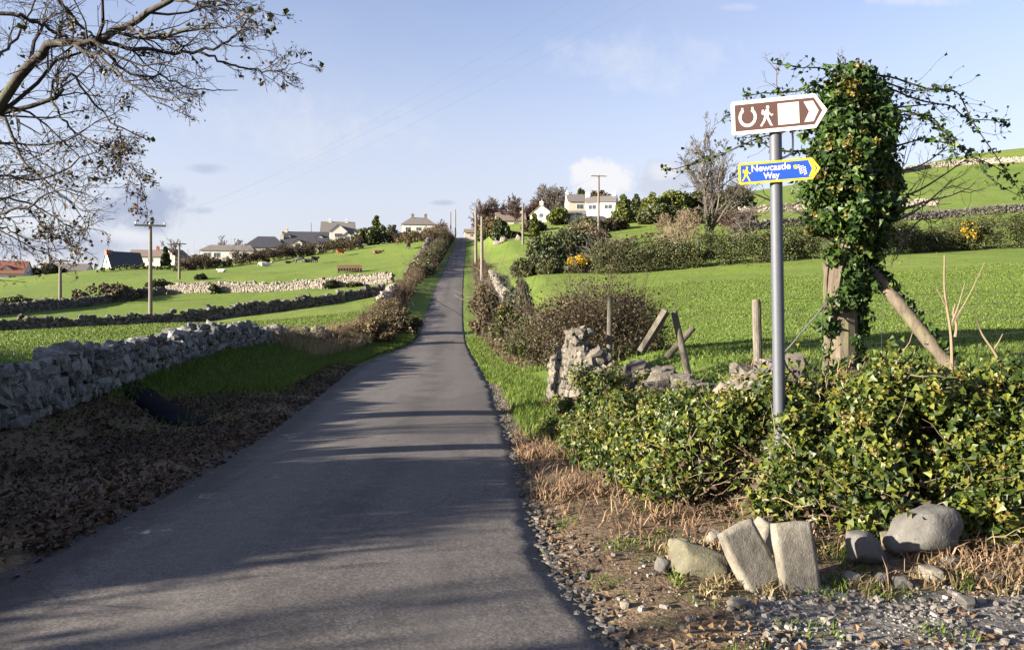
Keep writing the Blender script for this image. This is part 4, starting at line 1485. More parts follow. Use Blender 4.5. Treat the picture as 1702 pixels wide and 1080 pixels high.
prof_r = [1432, 1462, 1484, 1490, 1484, 1482, 1476, 1462, 1448, 1440, 1432, 1428]
n = 560
vv = np.concatenate([rng.uniform(132, 400, 440), rng.uniform(400, 630, 120)])
ul, ur = np.interp(vv, prof_v, prof_l), np.interp(vv, prof_v, prof_r)
aa = rng.uniform(0, 6.28, n)
rr = rng.uniform(0.25, 1.0, n) ** 0.5 * np.where(rng.random(n) < .22, rng.uniform(1.0, 1.42, n), 1.0) * np.interp(vv, [380, 420], [1.0, .95])
rr *= np.where(vv < 420, .62 + .80 * vnoise(np.cos(aa) * 1.4 + 3.3, vv / 42 + np.sin(aa) * .8), 1.0)
uu = (ul + ur) / 2 + (ur - ul) / 2 * rr * np.cos(aa) * 0.9
dep = (ur - ul) / 2 / F * TD * rr * np.sin(aa) * 0.95
C = np.stack([loc(u, v, d_) for u, v, d_ in zip(uu, vv, dep)])
keep = ~((vv > 385) & (uu < 1392) & (rng.random(n) < 0.72))      # bare old wood on the left flank
keep &= (vnoise(np.cos(aa) * 2.1 + 5, vv / 38 + np.sin(aa) * 1.3) > .30) | (vv > 400)
C, vv = C[keep], vv[keep]
CR = np.interp(vv, [120, 350, 450, 630], [.15, .15, .095, .085]) * rng.uniform(.5, 1.6, len(vv))
g = G()
pp, nn = clump_points(C, CR, 70, .6)
ivy_leaves(g, pp, 0.070, unit(nn + np.array([-.25, -.25, .3])), .75, .6)
g.build('ivy', M['ivy_dark'], ivt)
g = G()
sel = rng.choice(np.nonzero((vv < 420) & (C[:, 1] < 0.1))[0], 70)
pp, nn = clump_points(C[sel] + unit(rnd_dirs(70) + np.array([-.1, -1, .3])) * CR[sel][:, None], np.full(70, .07), 22, .8)
leaf_cards(g, pp, .045, .9, nn, .6)
g.build('flowers', M['ivy_yellow'], ivt)
# arching bramble and ivy stems thrown out of the crown
arch = [
    [(1440, 150, 0), (1400, 125, -.1), (1360, 113, -.2), (1320, 109, -.3), (1280, 104, -.35)],
    [(1390, 160, -.1), (1360, 140, -.2), (1330, 150, -.3), (1280, 150, -.4), (1240, 156, -.5)],
    [(1430, 120, 0), (1490, 128, .1), (1545, 148, .1), (1590, 155, .2), (1612, 200, .2), (1640, 245, .2), (1672, 290, .25), (1705, 335, .3)],
    [(1450, 140, .1), (1520, 165, .3), (1570, 175, .4), (1600, 198, .4), (1640, 200, .5), (1672, 204, .5)],
    [(1470, 180, .2), (1530, 190, .2), (1570, 215, .3), (1600, 245, .3), (1650, 270, .3), (1690, 300, .4)],
    [(1470, 200, -.2), (1530, 195, -.3), (1560, 208, -.3), (1580, 240, -.3), (1590, 265, -.3)],
    [(1480, 250, 0), (1530, 235, -.2), (1570, 242, -.3), (1610, 255, -.3), (1640, 300, -.3), (1690, 330, -.3)],
    [(1350, 215, -.1), (1300, 225, -.2), (1240, 245, -.1), (1180, 270, 0), (1140, 285, .1), (1098, 293, .2)],
    [(1345, 190, -.1), (1290, 200, 0), (1240, 205, .1), (1205, 198, .2)],
    [(1345, 250, .1), (1290, 245, .1), (1250, 225, .1), (1222, 230, .1)],
    [(1420, 130, 0), (1400, 112, 0), (1385, 118, -.1), (1330, 165, -.3)],
    [(1455, 135, .3), (1500, 150, .5), (1540, 152, .7), (1580, 148, .8)],
]
bare = [
    [(1480, 370, 0), (1530, 345, .1), (1560, 320, .2), (1582, 300, .2)],
    [(1475, 330, .1), (1520, 320, 0), (1570, 290, 0), (1610, 262, .1)],
    [(1478, 355, -.1), (1540, 335, -.2), (1580, 325, -.2), (1612, 312, -.2)],
    [(1480, 380, .1), (1500, 395, 0), (1530, 365, 0), (1556, 370, 0)],
    [(1470, 300, .2), (1500, 285, .2), (1540, 270, .3), (1590, 230, .4)],
    [(1478, 395, -.1), (1500, 400, -.1), (1490, 430, -.1)],
    [(1480, 180, 0), (1560, 172, .2)],
    [(1344, 330, 0), (1310, 342, 0), (1250, 320, .1), (1215, 300, .1)],
    [(1346, 360, -.1), (1300, 340, -.1), (1260, 345, 0)],
    [(1380, 180, 0), (1300, 160, -.1), (1290, 110, -.1)],
    [(1400, 170, 0), (1402, 130, 0), (1406, 97, 0)],
]
g, gl = G(), G()
for a in arch:
    a = [(1425 if a[0][0] > 1400 else 1412, a[0][1] + 12, 0)] + a
    P = spline([loc(*p) for p in a], 28)
    P += np.cumsum(rng.normal(size=P.shape) * .006, 0)
    tubes(g, [P], [np.linspace(.014, .004, 28)], 5)
    m = int(len(a) * 12)
    sel = rng.uniform(0.12, 1, m) * 27
    i0 = np.minimum(sel.astype(int), 26)
    base = P[i0] + (P[i0 + 1] - P[i0]) * (sel - i0)[:, None]
    leaf_cards(gl, base + rng.normal(size=base.shape) * .03, 0.062, .75)
    P2, R2 = grow(P[None], np.full((1, 28), .006), 9, .16, (30, 70), 0, 5)
    tubes(g, P2, R2, 3)
    leaf_cards(gl, P2[:, 2::2].reshape(-1, 3), .05, .75)
g.build('arching_stems', M['twig_dark'], ivt)
gl.build('stem_leaves', M['ivy_dark'], ivt)
g = G()
for a in bare:
    a = [(1412 if a[0][0] > 1390 else 1404, a[0][1] + 8, 0)] + a
    P = spline([loc(*p) for p in a], 14)
    tubes(g, [P], [np.linspace(.02, .005, 14)], 5)
    P2, R2 = grow(P[None], np.full((1, 14), .009), 7, .4, (25, 60), .05, 5)
    tubes(g, P2, R2, 4)
    P3, R3 = grow(P2, R2, 4, .5, (25, 60), .05, 4)
    tubes(g, P3, R3, 3)
g.build('bare_branches', M['twig_grey'], ivt)

A_, B_ = pix(1444, 446, 9.0), pix(1590, 622, 8.35)
root = empty('leaning_log', tuple(B_))
T(root, 'weathered log leaning as a brace against the ivy-covered trunk', 'log')
g = G()
P = spline([A_ - B_, (A_ - B_) * .66 + np.array([0.01, .02, .015]), (A_ - B_) * .33, np.zeros(3), (B_ - A_) * .12], 16)
tubes(g, [P], [np.linspace(.066, .08, 16) * (1 + .06 * rng.normal(size=16))], 12, cap=True)
g.build('log', M['old_wood'], root, smooth=True)
g = G()
i0 = rng.integers(0, 14, 70)
pp, nn = clump_points(P[i0] + np.array([.03, .02, .09]), np.full(70, .07), 16, .7)
leaf_cards(g, pp, .06, .85, nn, .6)
g.build('ivy', M['ivy_dark'], root)

# ------------------------------------------------------------------ fence posts, stay wire, dry canes


def stake(name, ut, vt, ub, vb, d, r, label, cat='fence post', square=False, dt=0.0, group=None, sink=.7):
    a, c = pix(ub, vb, d), pix(ut, vt, d + dt)
    root = empty(name, tuple(a))
    T(root, label, cat, group)
    g = G()
    P = np.array([(a - c) * sink / max(np.linalg.norm(a - c), .1), (c - a) * .5, (c - a) * .98, c - a])
    if square:
        tubes(g, [P], [np.array([1, 1, 1, .96]) * r * 1.3], 4, cap=True)
    else:
        tubes(g, [P], [np.array([1.05, 1, .97, .86]) * r], 14, cap=True)
    g.build('stake', M['post_wood'], root)
    return root


stake('fence_post', 1257, 498, 1262, 668, 9.3, .052, 'round wooden fence post standing just left of the sign post')
stake('fence_post', 1014, 491, 1013, 560, 14.5, .048, 'short pale fence post in front of the big bramble mound')
stake('fence_post', 1120, 517, 1139, 600, 12.0, .052, 'dark fence post leaning left at the top of the slanting rail')
stake('wooden_rail', 1107, 517, 1068, 580, 11.9, .05, 'pale split rail slanting against the leaning fence post', 'fence rail', True, sink=.05)
stake('wooden_rail', 1153, 544, 1112, 590, 12.3, .05, 'grey round rail crossing behind the leaning fence post', 'fence rail', sink=.05)
g = G()
a, c = pix(1385, 490, 9.0), pix(1205, 690, 7.2)
root = empty('stay_wire', tuple(c))
T(root, 'twisted stay wire slanting down from the ivy-covered trunk into the ivy', 'wire')
P = spline([a - c, (a - c) * .5 + np.array([0, 0, -.03]), np.zeros(3), (c - a) * .08], 30)
k = np.arange(30)
P2 = P + np.column_stack([np.cos(k * 1.4), np.sin(k * 1.4), 0 * k]) * .006
tubes(g, [P2], [[.008] * 30], 5)
tubes(g, [P], [[.006] * 30], 5)
g.build('strand', M['rope'], root)
# sagging mesh wire fence behind the bank
g = G()
fp = [pix(1262, 520, 9.3), pix(1440, 470, 9.6), pix(1560, 440, 10.0), pix(1720, 430, 10.6)]
fx = np.array([p[0] for p in fp])
fy = np.array([p[1] for p in fp])
root = empty('wire_fence', (fp[1][0], fp[1][1], gz(fp[1][0], fp[1][1])))
T(root, 'thin rusty square-mesh wire fence hanging behind the leaning log', 'wire fence')
o = np.array(root.location)
xs = np.linspace(fx[0], 9.5, 60)
ys = np.interp(xs, fx, fy)
zb = H(xs, ys)
for lv in (.12, .3, .48, .66, .84, 1.02):
    tubes(g, [np.column_stack([xs, ys + .02 * np.sin(xs * 3), zb + lv + .02 * np.sin(xs * 2.1 + lv * 9)]) - o], [[.0022] * 60], 3)
for x in np.arange(fx[0] + 1.0, 9.5, .3):
    y = np.interp(x, fx, fy)
    z = gz(x, y)
    tubes(g, [np.array([[x, y, z + .1], [x + .01, y + .01, z + .6], [x, y, z + 1.03]]) - o], [[.0022] * 3], 3)
g.build('mesh', M['wire'], root)


def cane(u0, v0, u1, v1, d, side, label):
    a, c = pix(u0, v0, d), pix(u1, v1, d)
    root = empty('dry_stem', tuple(a))
    T(root, label, 'dry stem', )
    g = G()
    P = spline([np.zeros(3), (c - a) * .35 + np.array([.012, 0, 0]), (c - a) * .7 + np.array([-.015, .01, 0]), c - a], 14)
    tubes(g, [P], [np.linspace(.016, .006, 14)], 6)
    for t_, l_, an in side:
        b_ = P[int(t_ * 13)]
        tubes(g, [spline([b_, b_ + np.array([an * .5, 0, .45]) * l_, b_ + np.array([an, 0.03, 1.0]) * l_], 6)], [np.linspace(.009, .003, 6)], 5)
    g.build('stem', M['twig_pale'], root)


cane(1583, 625, 1570, 424, 7.6, ((.45, .42, .35), (.4, .62, .55), (.6, .2, -.5)), 'tall pale dry cane with side shoots rising from the right ivy')
cane(1668, 620, 1622, 526, 7.3, ((.4, .15, .6),), 'curved pale dry stem at the right edge above the ivy')
cane(1588, 560, 1588, 505, 7.9, ((.5, .12, .5),), 'short pale stem beside the tall dry cane')

# ------------------------------------------------------------------ rocks at the foot of the bank


def rock(name, u, v, d, sx, sy, sz, mt, label, rz=0.0, tilt=(0, 0), round_=.6, jit=.08, cat='boulder', seed=0, group=None, chips=7):
    """(u, v) is the middle of its foot in the photograph"""
    global rng
    keep = rng
    rng = np.random.default_rng(100 + seed)
    c = pix(u, v, d)
    c[2] = gz(c[0], c[1])
    bm = bmesh.new()
    bmesh.ops.create_cube(bm, size=2.0)
    bmesh.ops.subdivide_edges(bm, edges=bm.edges[:], cuts=9, use_grid_fill=True)
    V = np.array([q.co[:] for q in bm.verts])
    Fq = np.array([[q.index for q in f.verts] for f in bm.faces])
    bm.free()
    S = unit(V)
    p = S * 1.22 * round_ + V * (1 - round_)
    for k in range(chips if round_ > .15 else 3):                            # chip plane facets off it
        nrm = unit(rng.normal(size=3))
        lim = rng.uniform(.72, 1.0) if round_ > .15 else rng.uniform(1.15, 1.4)
        dd = p @ nrm - lim
        p = p - np.maximum(dd, 0)[:, None] * nrm * .9
    w = fnoise(p[:, 0] * 1.7 + p[:, 2] * 1.3 + seed, p[:, 1] * 1.7 + p[:, 2] * .7 + seed * 3, 3)
    w2 = fnoise(p[:, 0] * 6 + p[:, 2] * 5 + seed, p[:, 1] * 6 - p[:, 2] * 4, 2)
    p = p * (1 + jit * 2 * w + .03 * w2)[:, None]
    p = p * np.array([sx, sy, sz])
    R = rotz(rz) @ rotx(tilt[0]) @ roty(tilt[1])
    p = p @ R.T
    p[:, 2] += -p[:, 2].min() - .12 * (p[:, 2].max() - p[:, 2].min())
    g = G()
    g.add(p, Fq)
    o = g.build(name, mt, None, True, tuple(c))
    T(o, label, cat, group)
    rng = keep
    return o


R_ = math.radians
rock('stone_slab', 1322, 985, 4.95, .118, .05, .225, M['granite'], 'upright square-cut granite slab standing directly below the sign post', .10, (R_(-14), R_(-2)), .08, .02, 'stone slab', 1)
rock('stone_slab', 1245, 982, 4.98, .125, .05, .21, M['granite'], 'pale slab leaning left beside the upright granite slab', .25, (R_(-22), R_(-20)), .10, .03, 'stone slab', 2)
rock('fallen_stone', 1160, 958, 5.15, .19, .09, .10, M['lichen_stone'], 'long yellowish stone lying left of the leaning slab', -.25, (R_(-10), R_(14)), .35, .06, 'stone', 3)
rock('fallen_stone', 1278, 915, 5.55, .13, .09, .14, M['granite'], 'pointed grey stone behind the two standing slabs', .6, (R_(-15), R_(38)), .25, .05, 'stone', 4)
rock('boulder', 1531, 945, 5.45, .235, .17, .155, M['boulder'], 'large rounded grey boulder at the foot of the right ivy', .2, (0, R_(-16)), .50, .07, 'boulder', 5)
rock('boulder', 1438, 952, 5.35, .135, .11, .115, M['boulder'], 'smaller whitish boulder left of the large rounded boulder', .4, (0, R_(10)), .55, .10, 'boulder', 6)
rock('fallen_stone', 1130, 905, 5.55, .075, .065, .06, M['lichen_stone'], 'yellow lichened stone against the lower left end of the ivy', .3, (0, 0), .6, .08, 'stone', 7)
rock('fallen_stone', 1164, 915, 5.45, .075, .06, .045, M['lichen_stone'], 'small rounded yellowish stone above the long lying stone', .8, (0, .1), .8, .05, 'stone', 8)
rock('fallen_stone', 1187, 886, 5.75, .065, .06, .06, M['granite'], 'small grey stone tucked under the ivy behind the yellowish stones', .5, (0, .2), .5, .08, 'stone', 9)
rock('fallen_stone', 1103, 945, 5.2, .05, .04, .045, M['boulder'], 'little grey stone at the left tip of the long yellowish stone', .5, (0, .2), .5, .08, 'stone', 10)
rock('fallen_stone', 1480, 912, 5.6, .09, .07, .06, M['lichen_stone'], 'tan stone wedged between the whitish and the large boulder', .5, (0, -.2), .4, .08, 'stone', 11)
for j, (u, v, s_, lb) in enumerate([
        (1548, 970, .075, 'flat grey stone on the gravel in front of the large boulder'),
        (1500, 975, .055, 'pale broken stone on the gravel below the gap between the boulders'),
        (1580, 955, .06, 'grey stone at the right foot of the large boulder'),
        (1418, 968, .06, 'half-buried stone under the whitish boulder'),
        (1465, 968, .05, 'small tan stone on the gravel right of the whitish boulder'),
        (1608, 1005, .05, 'small bluish stone alone on the gravel at the far right'),
        (1225, 1010, .06, 'low pale stone half-buried in front of the leaning slab'),
        (1680, 935, .06, 'grey stone at the right edge under the hanging ivy'),
        (1650, 975, .05, 'small grey stone on the gravel near the right edge'),
        (1038, 1008, .032, 'thin white chip lying in the soil beside the road edge')]):
    d = EYE * F / (v - 540) * 0.985
    rock('loose_stone', u, v, d, s_, s_ * .75, s_ * .6, M['boulder'] if j % 3 else M['granite'], lb, rng.uniform(0, 3), (0, rng.uniform(-.3, .3)), .4, .1, 'stone', 20 + j)

# ------------------------------------------------------------------ utility poles and overhead wires


def utility_pole(u, vtop, vbase, d, r, label, arm=None, insul=True, lean=0.0):
    c = pix(u, vbase, d)
    c[2] = gz(c[0], c[1]) if d > 30 else c[2]
    h = EYE - (vtop - 540) / F * d - c[2]
    root = empty('utility_pole', tuple(c))
    T(root, label, 'utility pole')
    g = G()
    tubes(g, [[(0, 0, -.5), (lean * .3, 0, h * .3), (lean * .7, 0, h * .7), (lean, 0, h)]], [np.array([1.12, 1.05, .95, .82]) * r], 12, cap=True)
    g.build('pole', M['pole_wood'], root, False)
    if arm:
        w, az = arm
        g = G()
        box(g, -w / 2, w / 2, -.20, -.08, h - .30, h - .14, M=rotz(az))
        g.build('crossarm', M['post_wood'], root)
        for q in (-.46, 0, .46):
            g = G()
            p = rotz(az) @ np.array([q * w, -.14, 0])
            tubes(g, [[(p[0], p[1], h - .145), (p[0], p[1], h - .05), (p[0], p[1], h + .06)]], [[.035, .075, .05]], 8, cap=True)
            g.build('insulator', M['frame'], root)
    return root, np.array(c) + np.array([lean, 0, h])


_, tp1 = utility_pole(250, 371, 507, 69, .155, 'tall wooden pole with crossarm behind the nearest left field wall', (2.5, .25))
_, tp2 = utility_pole(100, 431, 492, 92, .17, 'wooden pole with small crossarm at the far left behind the dark wall', (2.2, .2))
_, tp3 = utility_pole(298, 403, 470, 124, .18, 'wooden pole with narrow crossarm standing behind the pale wall', (2.0, .3))
_, tp4 = utility_pole(801, 360, 457, 84, .17, 'pale wooden pole beside the hill road, nearest pole on the right verge')
_, tp5 = utility_pole(791, 346, 424, 118, .20, 'second pole up the right verge, just behind the nearest one')
_, tp6 = utility_pole(869, 338, 400, 150, .20, 'pole standing in the gardens before the tan house')
_, tp7 = utility_pole(995, 291, 378, 150, .22, 'tall pole with short crossarm in front of the big white house', (3.0, .1))
_, tp8 = utility_pole(749, 352, 398, 262, .20, 'thin distant pole left of the road at the crest')
_, tp9 = utility_pole(757, 348, 396, 268, .20, 'thin distant pole at the crest directly above the end of the road')
_, tp10 = utility_pole(517, 370, 398, 232, .12, 'thin mast standing above the dark-roofed bungalow')


def wire_(p0, p1, sag, r, label, group='overhead wires'):
    t = np.linspace(0, 1, 40)[:, None]
    P = p0 * (1 - t) + p1 * t - np.array([0, 0, 1.0]) * sag * 4 * t * (1 - t)
    root = P[0].copy()
    g = G()
    tubes(g, [P - root], [np.full(40, r)], 4)
    T(g.build('overhead_wire', M['wire'], None, False, tuple(root)), label, 'wire', group)


for j, (px_, e_) in enumerate([((1100, -40), -1.1), ((1015, -40), 0.0), ((1150, -40), 1.1)]):
    wire_(tp1 + np.array([e_, 0, -.05]), pix(*px_, 26), 1.0, .0032, ['lowest thin wire crossing the sky from the tall left pole', 'middle thin wire crossing the sky from the tall left pole', 'outermost thin wire crossing the sky from the tall left pole'][j])
wire_(tp5, tp7, 1.2, .008, 'thin wire strung from the roadside pole to the pole by the white house')
wire_(tp1 + np.array([0.6, 0, -.1]), tp3, .6, .010, 'thin wire between the two left field poles with crossarms')
wire_(tp4, tp5, .5, .010, 'thin wire between the two roadside poles on the right verge')

# ------------------------------------------------------------------ houses


def house(name, u, vbase, d, Lw, Dp, eave, ridge, rz, wall, roof, label, chim=(), wins=(), hip=0.0, doors=(), z_off=0.0, gables=(), over=.3):
    """gabled or hipped house, ridge along local x; wins (face, x, z, w, h) with face f (near long side), l / r (gable ends)"""
    c = pix(u, vbase, d)
    root = empty(name, (c[0], c[1], c[2] + z_off), rz)
    T(root, label, 'house')
    g = G()
    x, y = Lw / 2, Dp / 2
    b0 = -4.0
    V = [(-x, -y, b0), (x, -y, b0), (x, y, b0), (-x, y, b0), (-x, -y, eave), (x, -y, eave), (x, y, eave), (-x, y, eave)]
    g.add(V, [[0, 1, 5, 4], [1, 2, 6, 5], [2, 3, 7, 6], [3, 0, 4, 7]])
    if hip < .05:
        g.add([(-x, -y, eave), (-x, y, eave), (-x, 0, ridge - .06)], [[0, 2, 1]])
        g.add([(x, -y, eave), (x, y, eave), (x, 0, ridge - .06)], [[0, 1, 2]])
    g.build('wall', wall, root)
    sl = (ridge - eave) / y
    o = over
    ex = x + (o if hip >= .05 else .18)
    e = eave - o * sl
    rx = x - hip
    th = .14
    g = G()
    if hip < .05:
        for s in (-1, 1):
            q = [(-ex, s * (y + o), e), (ex, s * (y + o), e), (ex, 0, ridge), (-ex, 0, ridge)]
            q2 = [(a, b, z + th) for a, b, z in q]
            g.add(q + q2, [[4, 5, 6, 7], [0, 3, 2, 1], [0, 1, 5, 4], [1, 2, 6, 5], [3, 0, 4, 7]])
    else:
        A = [(-ex, -y - o, e), (ex, -y - o, e), (ex, y + o, e), (-ex, y + o, e), (-rx, 0, ridge), (rx, 0, ridge)]
        B = [(a, b, z + th) for a, b, z in A]
        g.add(B, [[0, 1, 5, 4], [2, 3, 4, 5]])
        g.add(B, [[1, 2, 5], [3, 0, 4]])
        g.add(A[:4] + B[:4], [[0, 1, 5, 4], [1, 2, 6, 5], [2, 3, 7, 6], [3, 0, 4, 7], [3, 2, 1, 0]])
    ro = g.build('roof', roof, root)
    for cx, cw, ch, cm in chim:
        g = G()
        zb = ridge - .8
        box(g, cx - cw / 2, cx + cw / 2, -cw * .45, cw * .45, zb, ridge + ch)
        box(g, cx - cw / 2 - .08, cx + cw / 2 + .08, -cw * .45 - .08, cw * .45 + .08, ridge + ch + .003, ridge + ch + .16)
        for k in (-.22, .22):
            tubes(g, [[(cx + k * cw, 0, ridge + ch + .163), (cx + k * cw, 0, ridge + ch + .5)]], [[.12, .10]], 8, cap=True)
        g.build('chimney', cm, ro)
    for gx, gw, gz0, gz1, proj in gables:         # cross gables and dormers on the near side
        g = G()
        yf = -y - proj
        V = [(gx - gw / 2, yf, gz0 if proj < 0 else b0), (gx + gw / 2, yf, gz0 if proj < 0 else b0), (gx + gw / 2, yf, gz1), (gx, yf, gz1 + gw * .42), (gx - gw / 2, yf, gz1)]
        W = [(a, 0, z) for a, b, z in V]
        g.add(V, [[0, 1, 2, 3, 4]])
        g.add(V + W, [[1, 6, 7, 2], [5, 0, 4, 9]])
        g.build('gable', wall, root)
        g = G()
        for s in (-1, 1):
            q = [(gx + s * (gw / 2 + .2), yf - .2, gz1 - .17), (gx, yf - .2, gz1 + gw * .42), (gx, 0, gz1 + gw * .42), (gx + s * (gw / 2 + .2), 0, gz1 - .17)]
            q2 = [(a, b, z + .1) for a, b, z in q]
            g.add(q + q2, [[4, 5, 6, 7], [3, 2, 1, 0], [0, 1, 5, 4], [3, 0, 4, 7]])
        g.build('gable_roof', roof, root)
        g = G()
        zm = (max(gz0, 0) + gz1) / 2 + .1
        box(g, gx - gw * .22, gx + gw * .22, yf - .05, yf + .02, zm - .5, zm + .6)
        w_ = g.build('window', M['frame'], root)
        g = G()
        box(g, gx - gw * .22 + .07, gx + gw * .22 - .07, yf - .065, yf - .052, zm - .43, zm + .53)
        g.build('pane', M['glass'], w_)
    for face, wx, wz, ww, wh in wins:
        g, g2 = G(), G()
        if face == 'f':
            box(g, wx - ww / 2, wx + ww / 2, -y - .05, -y + .02, wz, wz + wh)
            for k in (-1, 1):
                box(g2, wx + (k - 1) * ww / 4 + .05, wx + (k + 1) * ww / 4 - .05, -y - .065, -y - .052, wz + .08, wz + wh - .08)
        else:
            s = -1 if face == 'l' else 1
            a, b = sorted((s * x - s * .02, s * x + s * .05))
            box(g, a, b, wx - ww / 2, wx + ww / 2, wz, wz + wh)
            a, b = sorted((s * x + s * .052, s * x + s * .065))
            box(g2, a, b, wx - ww / 2 + .07, wx + ww / 2 - .07, wz + .08, wz + wh - .08)
        w_ = g.build('window', M['frame'], root)
        g2.build('pane', M['glass'], w_)
    for dx, dw in doors:
        g = G()
        box(g, dx - dw / 2, dx + dw / 2, -y - .04, -y + .02, 0, 2.05)
        g.build('door', M['slate'], root)
    return root


w3 = lambda xs, z=.9, w=1.5, h=1.2: [('f', x, z, w, h) for x in xs]
house('house', 8, 473, 178, 9.5, 7.0, 2.4, 5.2, .25, M['render_white'], M['roof_red'], 'red-roofed white house with a dormer at the far left edge', ((-2.0, .8, .7, M['brick']),), w3((2.6,), .7), gables=((1.2, 2.2, 1.8, 3.2, -.8),))
house('house', 205, 448, 186, 7.2, 6.6, .4, 4.0, .75, M['render_white'], M['slate'], 'steep slate-roofed house with white gable and red brick chimney', ((-3.2, 1.3, .1, M['brick']),), (('l', 0, 1.0, 1.4, 1.1), ('l', 1.6, -.4, 1.0, 1.0)))
house('house', 246, 441, 222, 8.6, 6.0, 2.3, 4.2, .1, M['render_white'], M['roof_brown'], 'small brown-roofed white house right of the slate-roofed gable house', ((2.6, .7, .8, M['brick']),), w3((-2, 1.6), .7, 1.3, 1.1))
house('house', 290, 441, 232, 6.0, 6.0, 2.4, 4.6, 1.2, M['render_cream'], M['roof_brown'], 'pale gabled house partly behind a bare tree and the middle pole', ((0, .7, .6, M['render_cream']),), (('l', 0, 1.2, 1.4, 1.1),))
house('bungalow', 383, 433, 212, 13.5, 7.0, 2.4, 4.0, .08, M['render_white'], M['roof_grey'], 'long low white bungalow with grey roof on the left skyline', (), w3((-5, -2.6, 2.0, 4.8), .6, 1.6, 1.2), hip=1.5)
house('bungalow', 443, 426, 222, 11.0, 8.0, 2.3, 5.4, .15, M['render_cream'], M['slate'], 'slate hip-roofed bungalow between the white bungalow and the dormer house', ((4.2, .9, .5, M['render_cream']),), w3((-3.4, 0, 3), .6, 1.6, 1.1), hip=3.2)
house('house', 508, 421, 226, 12.5, 8.0, 2.6, 6.0, .12, M['render_cream'], M['slate'], 'dark slate-roofed house with pale dormers on the left hilltop', ((-5.4, .9, .8, M['render_cream']),), w3((-1.2,), .8, 1.6, 1.1), gables=((-4.6, 2.0, 3.0, 4.3, -1.6), (-1.6, 2.6, 1.0, 2.4, .8), (4.0, 2.0, 3.0, 4.3, -1.6)))
house('house', 562, 407, 246, 10.0, 8.0, 3.4, 7.0, .15, M['render_white'], M['roof_grey'], 'tall white house with a big front gable behind the hilltop shrubs', ((-2.4, .9, .5, M['render_white']), (2.6, .9, .4, M['render_white'])), w3((-3.4,), .9, 1.3, 1.2), gables=((.4, 5.2, 1.0, 3.6, 1.0), (3.0, 3.0, .6, 2.0, 2.2)))
house('house', 696, 390, 266, 11.0, 8.0, 3.0, 5.6, .1, M['render_white'], M['roof_grey'], 'white hip-roofed house with two chimneys left of the road crest', ((-2.0, .9, 1.0, M['roof_brown']), (2.3, .9, 1.0, M['roof_brown'])), w3((-3.5, 0, 3.4), .8, 1.6, 1.2), hip=3.0)
house('house', 1000, 362, 188, 7.0, 5.6, 3.4, 5.0, -.22, M['render_white'], M['roof_grey'], 'big white house with two front windows behind the tall pole', ((-3.3, 1.0, .7, M['render_white']), (2.9, .8, .6, M['render_white'])), w3((-1.9, 1.8), 1.6, 1.8, 1.1) + [('l', 0, 1.6, 1.3, 1.1)])
house('outbuilding', 952, 370, 184, 6.0, 4.5, 1.6, 2.6, -.1, M['render_white'], M['roof_grey'], 'low white lean-to below the big white house', (), w3((1.2,), .3, 1.0, .8))
house('house', 958, 356, 206, 5.2, 5.0, 3.0, 5.0, .1, M['render_cream'], M['roof_grey'], 'small grey-roofed house peeping out left of the big white house', ((-2.4, .7, .5, M['render_white']),), w3((0.4,), 1.0, 1.6, 1.2))
house('house', 905, 374, 192, 5.5, 5.6, 2.2, 4.4, 1.25, M['render_cream'], M['roof_brown'], 'cream gabled house with white chimney among the right-hand trees', ((-2.2, .9, .7, M['render_white']),), (('l', 0, 1.4, 1.2, 1.1), ('f', -1, .8, 1.3, 1.1)))
house('house', 848, 384, 205, 7.5, 6.0, 2.4, 4.6, .1, M['render_cream'], M['roof_brown'], 'tan cottage half hidden by reddish twiggy trees above the green paddock', ((2.6, .8, .7, M['render_cream']),), w3((-2, 1.2), .8, 1.2, 1.1))
house('house', 1071, 364, 205, 4.0, 5.0, 3.4, 5.0, 0, M['render_white'], M['roof_grey'], 'narrow white building between two conifers right of the big white house', (), w3((0,), 1.5, 1.2, 1.0))
house('garden_shed', 783, 398, 240, 4.0, 3.0, 2.0, 3.0, .1, M['render_cream'], M['roof_brown'], 'small cream outbuilding right of the road at the crest', (), w3((0,), .7, .8, .7))

# ------------------------------------------------------------------ cattle


